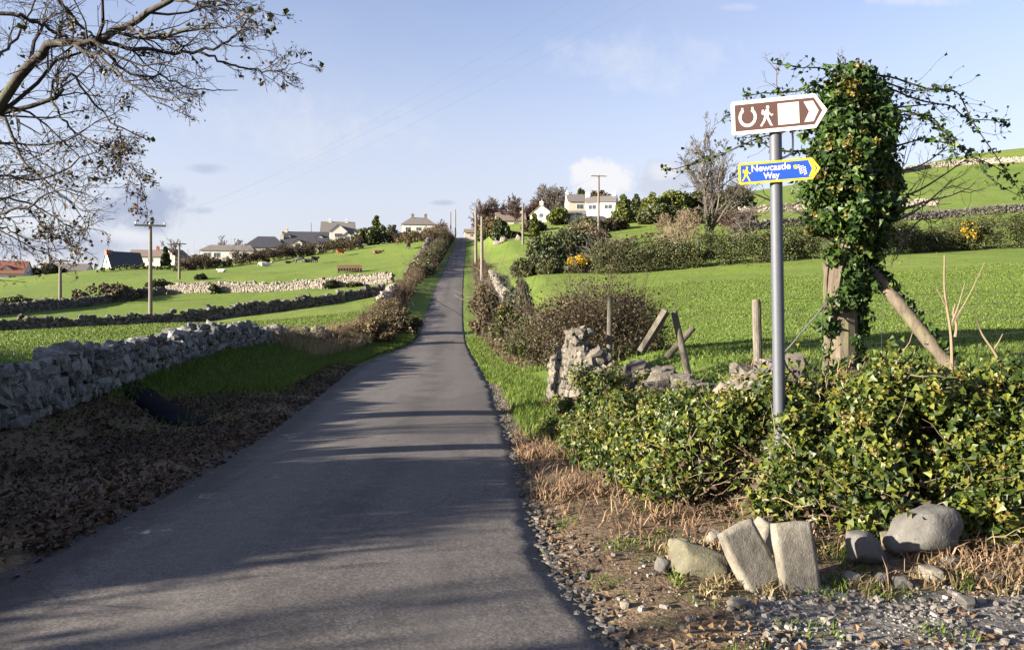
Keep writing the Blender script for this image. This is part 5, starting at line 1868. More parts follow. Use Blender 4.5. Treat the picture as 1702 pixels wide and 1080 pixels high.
def cow_mesh(name, material, pose='stand', head_down=False):
    """one continuous skinned body"""
    bm = bmesh.new()
    lay = bm.verts.layers.skin.verify()
    vs = {}

    def v(k, co, r, root=False):
        x = bm.verts.new(co)
        x[lay].radius = r if isinstance(r, tuple) else (r, r)
        x[lay].use_root = root
        vs[k] = x

    def e(*ks):
        for a, b in zip(ks[:-1], ks[1:]):
            bm.edges.new((vs[a], vs[b]))
    zb = 1.0 if pose == 'stand' else .46
    v('hip', (-.75, 0, zb + .10), (.29, .33), True)
    v('belly', (-.1, 0, zb), (.35, .38))
    v('chest', (.55, 0, zb + .02), (.29, .36))
    v('neck', (.95, 0, zb + (.12 if not head_down else -.10)), (.17, .2))
    hz = zb + (.36 if not head_down else -.55)
    v('poll', (1.22, 0, hz), .14)
    v('muz', (1.55, 0, hz - .22), .09)
    v('tail', (-1.1, 0, zb + .2), .05)
    v('tail2', (-1.16, 0, zb - .35), .025)
    e('hip', 'belly', 'chest', 'neck', 'poll', 'muz')
    e('hip', 'tail', 'tail2')
    for s in (-1, 1):
        v(f'ear{s}', (1.16, s * .24, hz + .05), .035)
        e('poll', f'ear{s}')
        if pose == 'stand':
            v(f'fk{s}', (.58, s * .2, .62), .10)
            v(f'fw{s}', (.60, s * .2, .36), .062)
            v(f'ff{s}', (.58, s * .2, .02), .06)
            e('chest', f'fk{s}', f'fw{s}', f'ff{s}')
            v(f'hk{s}', (-.66, s * .22, .70), .13)
            v(f'hh{s}', (-.90, s * .22, .46), .065)
            v(f'hf{s}', (-.82, s * .22, .02), .06)
            e('hip', f'hk{s}', f'hh{s}', f'hf{s}')
        else:
            v(f'fk{s}', (.80, s * .28, .14), .09)
            v(f'ff{s}', (.45, s * .34, .07), .06)
            e('chest', f'fk{s}', f'ff{s}')
            v(f'hk{s}', (-.45, s * .42, .20), .14)
            v(f'hf{s}', (-.05, s * .45, .07), .06)
            e('hip', f'hk{s}', f'hf{s}')
    me = bpy.data.meshes.new('tmp')
    bm.to_mesh(me)
    bm.free()
    o = bpy.data.objects.new('tmp', me)
    COL.objects.link(o)
    o.modifiers.new('s', 'SKIN').use_smooth_shade = True
    o.modifiers.new('d', 'SUBSURF').levels = 1
    o.modifiers['d'].render_levels = 1
    bpy.context.view_layer.update()
    out = bpy.data.meshes.new_from_object(o.evaluated_get(bpy.context.evaluated_depsgraph_get()))
    bpy.data.objects.remove(o)
    out.name = name
    out.materials.clear()
    out.materials.append(material)
    return out


def cow(u, v, az, mesh_, label, s=1.0):
    p = hit(u, v, 90)
    o = link('cow', mesh_, None, tuple(p + np.array([0, 0, -.02])))
    o.rotation_euler = (0, 0, az)
    o.scale = (s, s, s)
    T(o, label, 'cow', 'cattle on the left hill field')


cb = cow_mesh('cow_black', M['black_hide'])
cg = cow_mesh('cow_black_grazing', M['black_hide'], head_down=True)
cl = cow_mesh('cow_black_lying', M['black_hide'], 'lie')
cow(497, 437.5, 3.0, cg, 'black cow grazing, leftmost standing cow of the dark trio')
cow(511, 436.5, .2, cl, 'black cow lying between two standing black cows')
cow(523, 438.5, 1.25, cb, 'black cow seen end-on at the right of the dark trio', 1.1)
cow(478, 438, .3, cl, 'small black calf lying left of the dark trio', .7)
cow(566, 425.5, 1.0, cow_mesh('cow_orange', M['brown_hide']), 'bright chestnut cow alone near the hedge', 1.15)
cow(627, 422, .2, cow_mesh('cow_brown_lying', M['dark_brown_hide'], 'lie'), 'brown cow lying alone below the hilltop shrubs', 1.0)
cow(679, 415, 1.45, cb, 'black cow standing alone high in the field near the road', 1.0)
wl = cow_mesh('cow_white_lying', M['white_hide'], 'lie')
cow(440, 443, .35, wl, 'white cow lying on the grass left of the dark cattle', 1.15)
cow(369, 452.5, 3.0, wl, 'small white animal lying far left above the pale wall', .75)
p = hit(581, 453, 90)
root = empty('cattle_feeder', tuple(p), -.05)
T(root, 'dark slatted cattle feeder standing on the grass above the pale wall', 'feeder')
g = G()
box(g, -1.7, 1.7, -.45, .45, .25, .62)
for k in (-1.62, 1.62):
    for q in (-.4, .4):
        box(g, k - .06, k + .06, q - .06, q + .06, -.2, .247)
g.build('trough', M['black_hide'], root)
g = G()
for k in np.linspace(-1.66, 1.66, 9):
    for q in (-.50, .50):
        box(g, k - .07, k + .07, q - .04, q + .04, .25, 1.0)
for q in (-.50, .50):
    box(g, -1.75, 1.75, q - .05, q + .05, 1.003, 1.10)
g.build('slats', M['rust'], root)

# ------------------------------------------------------------------ hedges, bushes and trees, near to far
road_off = lambda y, o, side: (float((edge_l(y) if side < 0 else edge_r(y)) + o), float(y))
# left of the road
hedge('bramble_hedge', [road_off(y, -2.9, -1) for y in (34, 40, 47, 55, 64, 74, 86, 98)], 2.2, lambda t: .5 + 0.45 * sstep(t, 0, .4) + .4 * sstep(t, .6, 1), M['russet'],
      'russet bramble hedge along the left verge at the foot of the hill road', per_m=14, per=34, size=.13, twigs=14)
hedge('roadside_hedge', [road_off(y, -2.6, -1) for y in (98, 120, 150, 185, 220, 250)], 3.2, 1.9, M['hedge'],
      'rough green and brown hedge climbing beside the road to the crest', per_m=12, per=44, size=.26, twigs=4)
for u0, u1, vt, vb, d, lm, lb in [
        (640, 700, 508, 560, 50, 'bramble', 'dark bramble bush at the left verge where the road narrows'),
        (600, 655, 520, 560, 44, 'russet', 'russet scrub spilling over the end of the near left wall'),
        (690, 716, 420, 445, 125, 'light_green', 'yellow-green shrub beside the hill road above the russet brambles'),
        (540, 562, 463, 480, 99, 'dark_green', 'round dark bush against the middle of the pale wall'),
        (350, 364, 470, 484, 103, 'dark_green', 'small dark bush against the left half of the pale wall'),
        (575, 602, 469, 481, 98, 'hedge', 'low scrubby bush at the foot of the pale wall near the road'),
        (325, 343, 455, 472, 121, 'dark_green', 'dark thistle clump behind the left end of the pale wall'),
        (240, 290, 462, 482, 108, 'hedge', 'scruffy dark growth at the corner of the pale and dark walls'),
        (120, 240, 470, 492, 98, 'bramble', 'tawny rough growth behind the far left dark wall'),
        (0, 60, 490, 508, 90, 'hedge', 'rough green scrub behind the dark wall at the far left edge')]:
    bush_px('bush', u0, u1, vt, vb, d, M[lm], lb, n_cl=30, per=60)
hedge('hedge', [tuple(hit(u, v, 120)[:2]) for u, v in ((300, 450), (350, 446), (400, 441), (450, 434), (500, 427), (545, 421), (600, 414))], 3.0, 3.3, M['bramble'],
      'brown overgrown hedge below the bungalows along the top of the cattle field', per_m=8, per=44, size=.3, twigs=5)
hedge('hedge', [tuple(hit(u, v, 120)[:2]) for u, v in ((655, 407), (690, 403), (720, 400), (742, 397))], 2.4, 3.0, M['russet'],
      'rust-coloured hedge below the two-chimney house', per_m=5, per=40, size=.32, twigs=3)
hedge('hedge', [tuple(hit(u, v, 120)[:2]) for u, v in ((160, 453), (230, 446), (300, 449))], 1.2, .9, M['hedge'], 'low hedge line below the small brown-roofed house', per_m=4, per=30, size=.3)
for u0, u1, vt, vb, d, lm, lb, kw in [
        (588, 634, 374, 414, 222, 'hedge', 'big rounded dark shrub right of the tall white house', {}),
        (620, 668, 373, 412, 228, 'dark_green', 'spreading grey-green shrub left of the two-chimney house', {}),
        (612, 640, 362, 404, 240, 'light_green', 'light green conifer tip rising behind the hilltop shrubs', {'cone': True}),
        (472, 488, 411, 424, 210, 'hedge', 'small shrub in front of the dormer house', {}),
        (52, 108, 438, 468, 185, 'dark_green', 'dark rounded tree beside the far left red-roofed house', {}),
        (318, 346, 422, 448, 196, 'dark_green', 'dark shrub at the left end of the white bungalow', {}),
        (268, 282, 412, 450, 190, 'dark_green', 'narrow dark conifer in front of the pale gabled house', {'cone': True})]:
    bush_px('tree' if kw else 'shrub', u0, u1, vt, vb, d, M[lm], lb, 'tree' if kw else 'shrub', n_cl=34, per=60, **kw)
house('house', 118, 462, 205, 9.0, 6.0, 1.8, 3.6, .2, M['render_white'], M['roof_grey'], 'pale low house just left of the steep slate-roofed house', (), w3((-2, 2), .3, 1.3, 1.0))


def px_tree(u, vtop, vbase, d, tw, label, tr=.012, **kw):
    c = pix(u, vbase, d)
    z = gz(c[0], c[1])
    h = (EYE - (vtop - 540) / F * d) - z
    return bare_tree('bare_tree', (c[0], c[1], z), h * .90, max(h * .014, .05), [M[tw], M[tw]], label, rmin=d * .00022, **kw)


for u, vt, vb, d, tw, lb in [
        (367, 394, 430, 235, 'twig_red', 'small purplish bare tree above the left end of the white bungalow'),
        (400, 397, 425, 238, 'twig_red', 'small reddish bare tree between the bungalows'),
        (283, 396, 440, 226, 'twig_grey', 'rounded bare grey tree right of the brown-roofed house'),
        (733, 362, 398, 262, 'twig_red', 'twiggy brown tree beside the two-chimney house')]:
    px_tree(u, vt, vb, d, tw, lb, levels=((8, .6, (25, 60)), (5, .6, (25, 60)), (5, .5, (25, 65))), forks=2, lean=.2)

for u, vt, vb, d, tw, lb in [
        (1105, 352, 402, 128, 'twig_pale', 'pale bare sapling on the slope left of the tall bare tree'),
        (1150, 348, 402, 120, 'twig_pale', 'pale tangled small tree just behind the tall bare tree'),
        (1215, 345, 400, 115, 'twig_red', 'brown tangled small tree between the tall bare tree and the sign post'),
        (1090, 395, 430, 86, 'twig_pale', 'low bleached bush in the field hedge below the sapling')]:
    px_tree(u, vt, vb, d, tw, lb, levels=((9, .6, (20, 60)), (6, .6, (20, 60)), (6, .5, (20, 65))), forks=3, lean=.3)
# right of the road
hedge('bramble_hedge', [road_off(y, 1.9, 1) for y in (26, 31, 37, 44)], 1.8, lambda t: .55 + .65 * sstep(t, .1, .6), M['russet'],
      'rusty brambles on the right verge beyond the broken wall', per_m=22, per=36, size=.09, twigs=16)
hedge('roadside_hedge', [road_off(y, 2.2, 1) for y in (46, 58, 72, 88, 105, 128)], 1.8, .9, M['russet'], 'low tawny hedge beside the roadside poles on the right', per_m=9, per=30, size=.16, twigs=8)
hedge('verge_bank_scrub', [road_off(y, 2.7, 1) for y in (19, 23, 28, 34, 41, 50)], 2.0, lambda t: .45 + .65 * sstep(t, 0, .35), M['hedge'],
      'olive scrub covering the bank between right verge and field', per_m=30, per=44, size=.075, twigs=14, twigmat=M['twig_pale'])
for u0, u1, vt, vb, d, lm, lb, kw in [
        (815, 892, 470, 565, 35, 'hedge', 'green gorse bush on the right verge with a few yellow flowers', {'flowers': .012, 'n_cl': 70, 'twigs': 20}),
        (782, 838, 452, 520, 47, 'russet', 'rust-brown scrub in front of the nearest roadside pole', {'twigs': 40}),
        (835, 890, 455, 520, 50, 'dark_green', 'dark bush behind the green gorse on the right verge', {}),
        (845, 915, 500, 600, 25, 'hedge', 'olive bramble tangle between verge and broken wall', {'twigs': 24, 'twigmat': M['twig_pale'], 'per': 80, 'size': .075}),
        (868, 940, 380, 455, 92, 'dark_green', 'dark rounded shrub left of the gorse in bloom', {'n_cl': 50}),
        (905, 990, 375, 450, 100, 'dark_green', 'broad dark shrub behind the gorse in bloom', {'n_cl': 60}),
        (850, 905, 425, 460, 82, 'hedge', 'green-brown bush at the edge of the right field', {}),
        (892, 945, 430, 462, 80, 'hedge', 'low green bush directly left of the gorse in bloom', {}),
        (975, 1075, 392, 452, 88, 'bramble', 'greyish twiggy scrub between the dark shrubs and the field hedge', {'twigs': 140, 'per': 30}),
        (930, 1010, 368, 410, 130, 'russet', 'reddish-brown scrub below the big white house', {'twigs': 80, 'per': 40}),
        (876, 900, 358, 400, 125, 'light_green', 'pointed yellow-green conifer above the dark shrubs', {'cone': True}),
        (815, 848, 360, 405, 165, 'dark_green', 'dark evergreen tree left of the tan cottage', {}),
        (792, 816, 385, 408, 190, 'light_green', 'yellow-green roadside shrub near the crest', {}),
        (1017, 1055, 328, 368, 172, 'light_green', 'bright yellow-green conifer right of the big white house', {'cone': True}),
        (1046, 1070, 326, 366, 180, 'dark_green', 'dark conifer behind the bright yellow-green one', {'cone': True}),
        (1064, 1100, 318, 362, 172, 'light_green', 'yellow-green bush right of the narrow white building', {}),
        (1090, 1150, 308, 362, 176, 'light_green', 'broad olive bush at the left of the bare ivy-footed tree', {}),
        (1140, 1200, 314, 362, 180, 'hedge', 'dull green bush behind the bare ivy-footed tree', {}),
        (1195, 1250, 305, 358, 176, 'hedge', 'olive thicket behind the sign post', {'twigs': 50}),
        (948, 985, 318, 345, 240, 'dark_green', 'dark tree on the skyline left of the big white house', {'cone': True}),
        (975, 1020, 314, 345, 245, 'bramble', 'brown-topped tree on the skyline behind the big white house', {}),
        (1010, 1130, 331, 350, 250, 'hedge', 'long dark thicket on the skyline right of the big white house', {'ry': 5}),
        (905, 935, 312, 350, 225, 'hedge', 'greenish tree on the skyline above the cream gabled house', {}),
        (912, 945, 338, 378, 180, 'light_green', 'pale olive tree in front of the cream gabled house', {}),
        (822, 870, 385, 405, 168, 'bramble', 'low brown garden shrubs above the green paddock', {})]:
    kw = dict(kw)
    kw.setdefault('n_cl', 64)
    kw.setdefault('per', 75)
    bush_px('tree' if kw.get('cone') else 'bush', u0, u1, vt, vb, d, M[lm], lb, 'tree' if kw.get('cone') else 'bush', **kw)
bush_px('bramble_mound', 885, 1108, 452, 610, 21, M['bramble'], 'big brown bramble mound behind the broken wall', 'bramble', n_cl=190, per=110, twigs=200, twigmat=M['twig_red'], loose=.5, size=.065)
bush_px('gorse_bush', 942, 986, 421, 458, 77, M['hedge'], 'gorse bush in full yellow bloom above the bramble mound', 'gorse', n_cl=40, per=60, flowers=.9)
hedge('gorse_hedge', [tuple(hit(u, v, 40)[:2]) for u, v in ((985, 455), (1040, 453), (1110, 448), (1200, 440), (1290, 433), (1360, 428))], 3.8, 2.6, M['hedge'],
      'dark green gorse hedge across the right field behind the sign post', per_m=24, per=60, size=.17, flowers=.12)
hedge('gorse_hedge', [tuple(hit(u, v, 40)[:2]) for u, v in ((1425, 426), (1500, 420), (1580, 416), (1650, 413), (1702, 411), (1800, 406))], 3.8, 3.0, M['hedge'],
      'dark gorse hedge right of the ivy-covered trunk with one yellow patch', per_m=24, per=60, size=.17)
bush_px('gorse_bush', 1592, 1630, 362, 412, 81, M['hedge'], 'yellow-flowered gorse bush rising from the right field hedge', 'gorse', n_cl=26, per=50, flowers=.35)
bush_px('bush', 1612, 1640, 352, 412, 83, M['dark_green'], 'dark bush topping the right field hedge beside the yellow gorse', n_cl=30, per=60)
hedge('hedge', [tuple(hit(u, v, 90)[:2]) for u, v in ((1040, 402), (1080, 393), (1110, 388))], 1.2, .8, M['russet'], 'low brown growth along the edge of the upper right field', per_m=4, per=30, size=.25)
px_tree(1180, 180, 430, 84, 'twig_grey', 'tall bare grey tree with ivy at its foot left of the sign post', levels=((9, .55, (15, 45)), (6, .5, (20, 50)), (6, .5, (20, 55)), (4, .5, (20, 60))), forks=3, lean=.17, ivy=.32, up=.2)
px_tree(1130, 340, 430, 83, 'twig_pale', 'low pale bare sapling beside the tall bare tree', levels=((8, .6, (20, 50)), (6, .55, (20, 55)), (5, .5, (20, 60))), forks=3, lean=.3)
px_tree(1228, 330, 430, 82, 'twig_grey', 'straggling bare bush just left of the sign post', levels=((8, .6, (20, 50)), (6, .55, (20, 55)), (5, .5, (20, 60))), forks=3, lean=.3)
for u, vt, vb, d, tw, lb in [
        (822, 328, 392, 228, 'twig_red', 'broad reddish bare tree at the crest right of the road'),
        (800, 352, 396, 215, 'twig_red', 'low reddish bare tree nearest the road at the crest'),
        (838, 346, 392, 205, 'twig_red', 'reddish twiggy tree beside the tan cottage'),
        (866, 344, 388, 210, 'twig_red', 'brownish bare tree behind the tan cottage'),
        (922, 308, 372, 222, 'twig_grey', 'tall purple-grey bare tree on the skyline'),
        (900, 322, 374, 224, 'twig_grey', 'smaller purple-grey bare tree left of the tall one'),
        (882, 340, 380, 214, 'twig_red', 'bare tree behind the cream house chimney'),
        (940, 324, 372, 216, 'twig_grey', 'bare grey tree between the skyline trees and the white house'),
        (806, 322, 396, 222, 'twig_red', 'tall reddish bare tree standing closest to the end of the road'),
        (846, 322, 392, 226, 'twig_red', 'wide reddish bare tree behind the tan cottage roof'),
        (858, 340, 388, 200, 'twig_red', 'reddish bare tree over the right end of the tan cottage'),
        (884, 326, 376, 222, 'twig_red', 'brown bare tree at the left foot of the purple-grey skyline trees'),
        (910, 300, 372, 228, 'twig_grey', 'tallest purple-grey bare tree of the skyline group'),
        (934, 304, 372, 230, 'twig_grey', 'spreading purple-grey bare tree at the right of the skyline group')]:
    px_tree(u, vt, vb, d, tw, lb, levels=((10, .6, (25, 60)), (7, .6, (25, 60)), (6, .5, (25, 65))), forks=3, lean=.22)
for j, (u0, u1, vt, vb, d, lb) in enumerate([(820, 832, 394, 402, 160, 'pale stone at the left end of the garden rockery'), (832, 842, 392, 401, 161, 'largest pale stone of the garden rockery above the paddock'), (856, 866, 394, 402, 160, 'pale stone at the right end of the garden rockery')]):
    rock('garden_rock', (u0 + u1) / 2, vb, d, .7, .5, .55, M['stone_pale'], lb, j * .8, (0, .1), .5, .1, 'rock', 60 + j)
for u0, u1, vt, vb, d, lm, lb in [
        (1000, 1040, 362, 392, 160, 'bramble', 'brown scrub below the right corner of the big white house'),
        (945, 1000, 362, 392, 158, 'hedge', 'green-brown scrub below the low white lean-to'),
        (870, 905, 366, 392, 172, 'bramble', 'reddish bushes right of the tan cottage'),
        (795, 835, 362, 392, 210, 'russet', 'rusty thicket at the crest behind the roadside poles'),
        (835, 880, 350, 382, 214, 'bramble', 'brown thicket behind the tan cottage'),
        (880, 925, 330, 372, 226, 'twig_red', 'purplish thicket under the tall skyline tree'),
        (1060, 1130, 340, 372, 165, 'hedge', 'olive scrub along the top of the upper right field'),
        (1130, 1200, 345, 378, 160, 'bramble', 'brown scrub behind the tall bare tree'),
        (1195, 1255, 352, 384, 150, 'bramble', 'tawny scrub behind the straggling bare bush'),
        (1085, 1140, 385, 425, 90, 'twig_pale', 'pale twiggy thicket at the foot of the bare sapling'),
        (420, 470, 418, 432, 205, 'bramble', 'brown shrubs in front of the slate hip-roofed bungalow'),
        (545, 600, 398, 416, 214, 'hedge', 'green shrubs in front of the tall white house'),
        (660, 700, 385, 402, 240, 'bramble', 'brown shrubs below the two-chimney house'),
        (700, 745, 380, 400, 245, 'russet', 'rusty shrubs on the crest left of the road')]:
    bush_px('shrub', u0, u1, vt, vb, d, M[lm], lb, 'shrub', n_cl=70, per=80, loose=.5)

# ------------------------------------------------------------------ the overhanging tree on the left
LT = np.array([-8.95, 7.6, 0.0])
LT[2] = gz(LT[0], LT[1])
root = empty('overhanging_tree', tuple(LT))
T(root, 'nearly leafless tree reaching over the road from the upper left', 'tree')
lp = lambda *a: [pix(*q) - LT for q in a]
limbs = [
    (.17, .05, lp((-622, 350, 7.9), (-300, 300, 8.1), (-80, 255, 8.1), (0, 180, 8), (50, 105, 7.9), (90, 70, 7.8), (160, 68, 7.7), (205, 45, 7.6), (250, 20, 7.5), (290, 0, 7.4), (380, -60, 7.3))),
    (.07, .012, lp((-300, 300, 8.1), (-120, 220, 8.3), (0, 187, 8.4), (85, 167, 8.4), (102, 150, 8.4), (104, 130, 8.4), (122, 124, 8.4), (150, 165, 8.5), (190, 205, 8.5), (250, 235, 8.5))),
    (.045, .010, lp((92, 70, 7.8), (138, 80, 7.6), (195, 118, 7.4), (215, 140, 7.3), (270, 165, 7.2), (330, 160, 7.1))),
    (.05, .010, lp((165, 68, 7.7), (240, 84, 7.8), (320, 86, 7.9), (370, 75, 7.9), (400, 45, 8), (425, 20, 8))),
    (.035, .008, lp((170, 80, 7.7), (210, 120, 7.9), (270, 130, 8.1), (330, 150, 8.2), (395, 150, 8.3))),
    (.03, .006, lp((330, 86, 7.9), (400, 110, 7.9), (460, 118, 7.8), (505, 95, 7.8))),
    (.05, .03, lp((-200, 10, 7.6), (0, 20, 7.6), (45, 32, 7.7), (85, 50, 7.8), (112, 62, 7.8))),
    (.05, .02, lp((40, -80, 7.4), (100, 0, 7.5), (130, 40, 7.6), (165, 66, 7.7))),
    (.05, .006, lp((-300, 300, 8.1), (-100, 235, 8), (0, 195, 7.8), (30, 255, 7.7), (70, 300, 7.6), (120, 340, 7.5), (150, 395, 7.5))),
    (.045, .006, lp((-300, 300, 8.1), (-100, 310, 8.4), (0, 290, 8.6), (70, 300, 8.7), (150, 258, 8.8), (205, 225, 8.8))),
    (.025, .005, lp((190, 205, 8.5), (203, 235, 8.5), (196, 270, 8.5), (170, 300, 8.5))),
    (.045, .005, lp((-200, 350, 8.2), (-50, 335, 8.4), (20, 330, 8.6), (80, 355, 8.7), (130, 385, 8.8))),
    (.04, .005, lp((-200, 400, 8.2), (-50, 385, 8.1), (0, 378, 8), (40, 395, 8), (80, 405, 8))),
    (.03, .005, lp((85, 167, 8.4), (120, 215, 8.2), (180, 250, 8.1), (225, 285, 8), (238, 340, 8))),
    (.03, .006, lp((290, 0, 7.4), (340, 10, 7.3), (400, 20, 7.2), (450, 20, 7.1))),
    (.04, .006, lp((205, 45, 7.6), (250, 60, 7.2), (300, 50, 7.0), (360, 40, 6.9), (410, 50, 6.8))),
    (.05, .008, lp((-80, 255, 8.1), (-20, 120, 8.6), (30, 60, 9.0), (60, 0, 9.2), (120, -60, 9.4))),
    (.05, .006, lp((-300, 300, 8.1), (-120, 330, 7.4), (-40, 360, 7.1), (30, 345, 7.0), (90, 320, 7.0), (150, 330, 7.0))),
    (.05, .006, lp((-300, 300, 8.1), (-100, 290, 9.2), (0, 240, 9.6), (80, 240, 9.8), (160, 205, 10.0), (230, 160, 10))),
    (.16, .03, lp((-622, 350, 7.9), (-640, 100, 7.7), (-600, -150, 7.5), (-520, -350, 7.3))),
    (.13, .03, lp((-622, 300, 7.9), (-520, 100, 8.5), (-380, -120, 8.9), (-200, -280, 9.2))),
]
g = G()
tr = spline([(0, 0, -.4), (.05, .02, .6), pix(-622, 420, 7.7) - LT, pix(-622, 350, 7.9) - LT, pix(-628, 260, 7.9) - LT], 14)
tubes(g, [tr], [np.linspace(.30, .19, 14)], 12)
g.build('trunk', M['bark'], root, True)
g = G()
K_ = 26
LP = np.array([spline(p, K_) for _, _, p in limbs])
LP[:, 2:-2] += rng.normal(size=LP[:, 2:-2].shape) * .012
LR = np.array([np.linspace(a, b, K_) * (.46 if a < .1 else .38) for a, b, _ in limbs])
tubes(g, LP, LR, 8)
g.build('limbs', M['bark'], root, True)
g = G()
B1, r1 = grow(LP, np.minimum(LR, .05), 12, .25, (25, 65), -.02, 6, .14, .12, .5, rmin=.0034)
tubes(g, B1, r1, 5)
B2, r2 = grow(B1, r1, 6, .50, (25, 65), -.05, 5, .16, .15, .6, rmin=.0024)
tubes(g, B2, r2, 4)
B3, r3 = grow(B2, r2, 5, .55, (25, 65), -.08, 4, .16, .2, .6, rmin=.0014)
tubes(g, B3, r3, 3)
g.build('twigs', M['twig_dark'], root)
tips = np.concatenate([B3[:, -1], B3[:, -2], B2[:, -1]])
wp = tips + LT
tu, tv = 851 + wp[:, 0] / wp[:, 1] * F, 540 - (wp[:, 2] - EYE) / wp[:, 1] * F
low = sstep(tv, 120, 260) * (1 - sstep(tu, 230, 420))
pr = rng.random(len(tips))
g = G()
sel = tips[pr < .02 + .09 * low]
leaf_cards(g, np.repeat(sel, 2, 0) + rng.normal(size=(len(sel) * 2, 3)) * .03, .036, .75, hang=1.0)
g.build('brown_leaves', M['autumn_leaf'], root)
g = G()
sel = tips[pr > .988]
leaf_cards(g, np.repeat(sel, 2, 0) + rng.normal(size=(len(sel) * 2, 3)) * .035, .055, .9, hang=.8)
g.build('dark_leaves', M['sycamore_leaf'], root)

# added dark patch standing in for a smear on the leaves below the wall
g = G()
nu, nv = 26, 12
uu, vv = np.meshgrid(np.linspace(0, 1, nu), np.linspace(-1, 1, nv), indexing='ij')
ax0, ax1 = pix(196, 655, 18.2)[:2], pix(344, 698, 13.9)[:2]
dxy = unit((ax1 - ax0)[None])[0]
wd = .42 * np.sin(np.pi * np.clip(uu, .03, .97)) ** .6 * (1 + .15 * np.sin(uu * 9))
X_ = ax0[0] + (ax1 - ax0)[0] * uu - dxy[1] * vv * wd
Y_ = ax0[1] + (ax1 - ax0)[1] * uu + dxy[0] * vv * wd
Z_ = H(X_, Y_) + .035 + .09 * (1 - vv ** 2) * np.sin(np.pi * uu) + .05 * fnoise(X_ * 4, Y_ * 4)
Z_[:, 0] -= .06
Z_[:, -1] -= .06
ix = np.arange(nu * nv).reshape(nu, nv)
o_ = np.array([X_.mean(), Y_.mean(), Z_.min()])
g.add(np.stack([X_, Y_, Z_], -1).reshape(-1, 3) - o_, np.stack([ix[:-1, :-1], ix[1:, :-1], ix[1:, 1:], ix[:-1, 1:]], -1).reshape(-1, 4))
T(g.build('dark_patch', plain('dark_patch', (.003, .0035, .007), .9, 0, .3, 6.0, spec=.05), None, True, tuple(o_)), 'blackish stand-in patch added over the fallen leaves below the near wall', 'sheet')

# trees and hedge standing left of the view, whose shade falls across the road
hp_ = [(-12.0, -6), (-12.0, -2.5), (-12, 1.3), (-12, 2.2), (-12, 5.2), (-12.1, 6.2), (-12.3, 9), (-12.6, 12), (-13.0, 15.5)]
ht = lambda t: np.interp(t * 21.6, [0, 3.5, 7.2, 8.2, 11.2, 12.2, 15, 18, 21.6], [1.6, 1.65, 1.75, 2.4, 2.4, 1.3, 1.15, 1.0, .75])
hedge('laurel_hedge', hp_, 1.6, ht, M['dark_green'], 'dense dark hedge behind the leaf-strewn wall at the left', per_m=90, per=70, size=.14)
for x, y, h, fk, lb in [(-21, -3.5, 7.6, 2, 'bare roadside tree behind the dark hedge'), (-25, 4.5, 8.2, 2, 'taller bare tree beyond the dark hedge'), (-17, -2.2, 6.0, 1, 'small bare tree at the near end of the dark hedge')]:
    bare_tree('bare_tree', (x, y, gz(x, y)), h * .8, .20, [M['bark'], M['twig_dark']], lb, levels=((8, .6, (25, 60)), (3, .5, (25, 60)), (1, .5, (25, 65))), forks=fk, lean=.22, rmin=.012, leaf=M['autumn_leaf'], leaf_size=.11, leaf_n=80)

leafy('evergreen_tree', (-22, 7.0, gz(-22, 7)), 3.0, 2.9, 11.8, M['dark_green'], 'tall evergreen with a high dense crown standing left of the road', 'tree', n_cl=120, per=110, size=.22, trunk=6.3)

# ------------------------------------------------------------------ ground cover: grass, leaf litter, gravel


def scatter(n, x0, x1, y0, y1, keep, ypow=1.6):
    """random ground points, denser near the camera; keep(x, y) -> probability"""
    y = y0 + (y1 - y0) * rng.random(n) ** ypow
    x = x0 + (x1 - x0) * rng.random(n)
    p = keep(x, y)
    m = rng.random(n) < p
    x, y = x[m], y[m]
    return np.column_stack([x, y, H(x, y)])


def stuff(name, g, material):
    o = g.build(name, material)
    K(o, 'stuff')
    return o


# right verge
def kr(x, y):
    dr = x - edge_r(y)
    sd = np.where(y < 24, bank_sd(x, y), -5)
    m = ground_masks(x, y)
    return (dr > .02) * (dr < 3.2) * (sd < .1) * (1 - m[:, 0] * .97) * sstep(y + .9 * (x - 1), 8.6, 11)


g = G()
P = scatter(95000, -3.5, 3.2, 8.5, 48, kr)
blades(g, P, .17, .007 + .00055 * P[:, 1], .4)
stuff('verge_grass', g, M['grass'])


# left verge and field edge
def kl(x, y):
    dl = edge_l(y) - x
    wx = np.interp(y, [p[1] for p in W1], [p[0] for p in W1])
    m = ground_masks(x, y)
    return (dl > .05) * ((x > wx + .1) | (y > 42)) * (1 - m[:, 0] * .98)


g = G()
P = scatter(150000, -11, -4.6, 13, 56, kl, 1.3)
blades(g, P, .20, .008 + .0005 * P[:, 1], .45)
stuff('verge_grass', g, M['grass'])
g = G()
P = scatter(60000, -9.9, -7.6, 27, 50, lambda x, y: .10 + .5 * (vnoise(x * .8, y * .5) > .5))
P[:, 2] += .25 * rng.random(len(P)) * (P[:, 0] < -9.0)
P = P[P[:, 1] > 31]
blades(g, P[:6500], .62, .022, .35)
stuff('dry_grass', g, M['dry_grass'])
# fields
g = G()
P = scatter(170000, .5, 40, 8.2, 60, lambda x, y: (x < y * .72 + 1) * (x > edge_r(y) + 2.2) * (np.where(y < 24, bank_sd(x, y), 5) > .1), 2.0)
blades(g, P, .075, .010 + .0009 * P[:, 1], .5)
stuff('field_grass', g, M['grass'])
g = G()
P = scatter(90000, -42, -9.4, 15, 64, lambda x, y: (x > -.70 * y) * (x < np.interp(y, [p[1] for p in W1], [p[0] for p in W1]) - .4), 1.3)
blades(g, P, .08, .010 + .0009 * P[:, 1], .5)
stuff('field_grass', g, M['grass'])
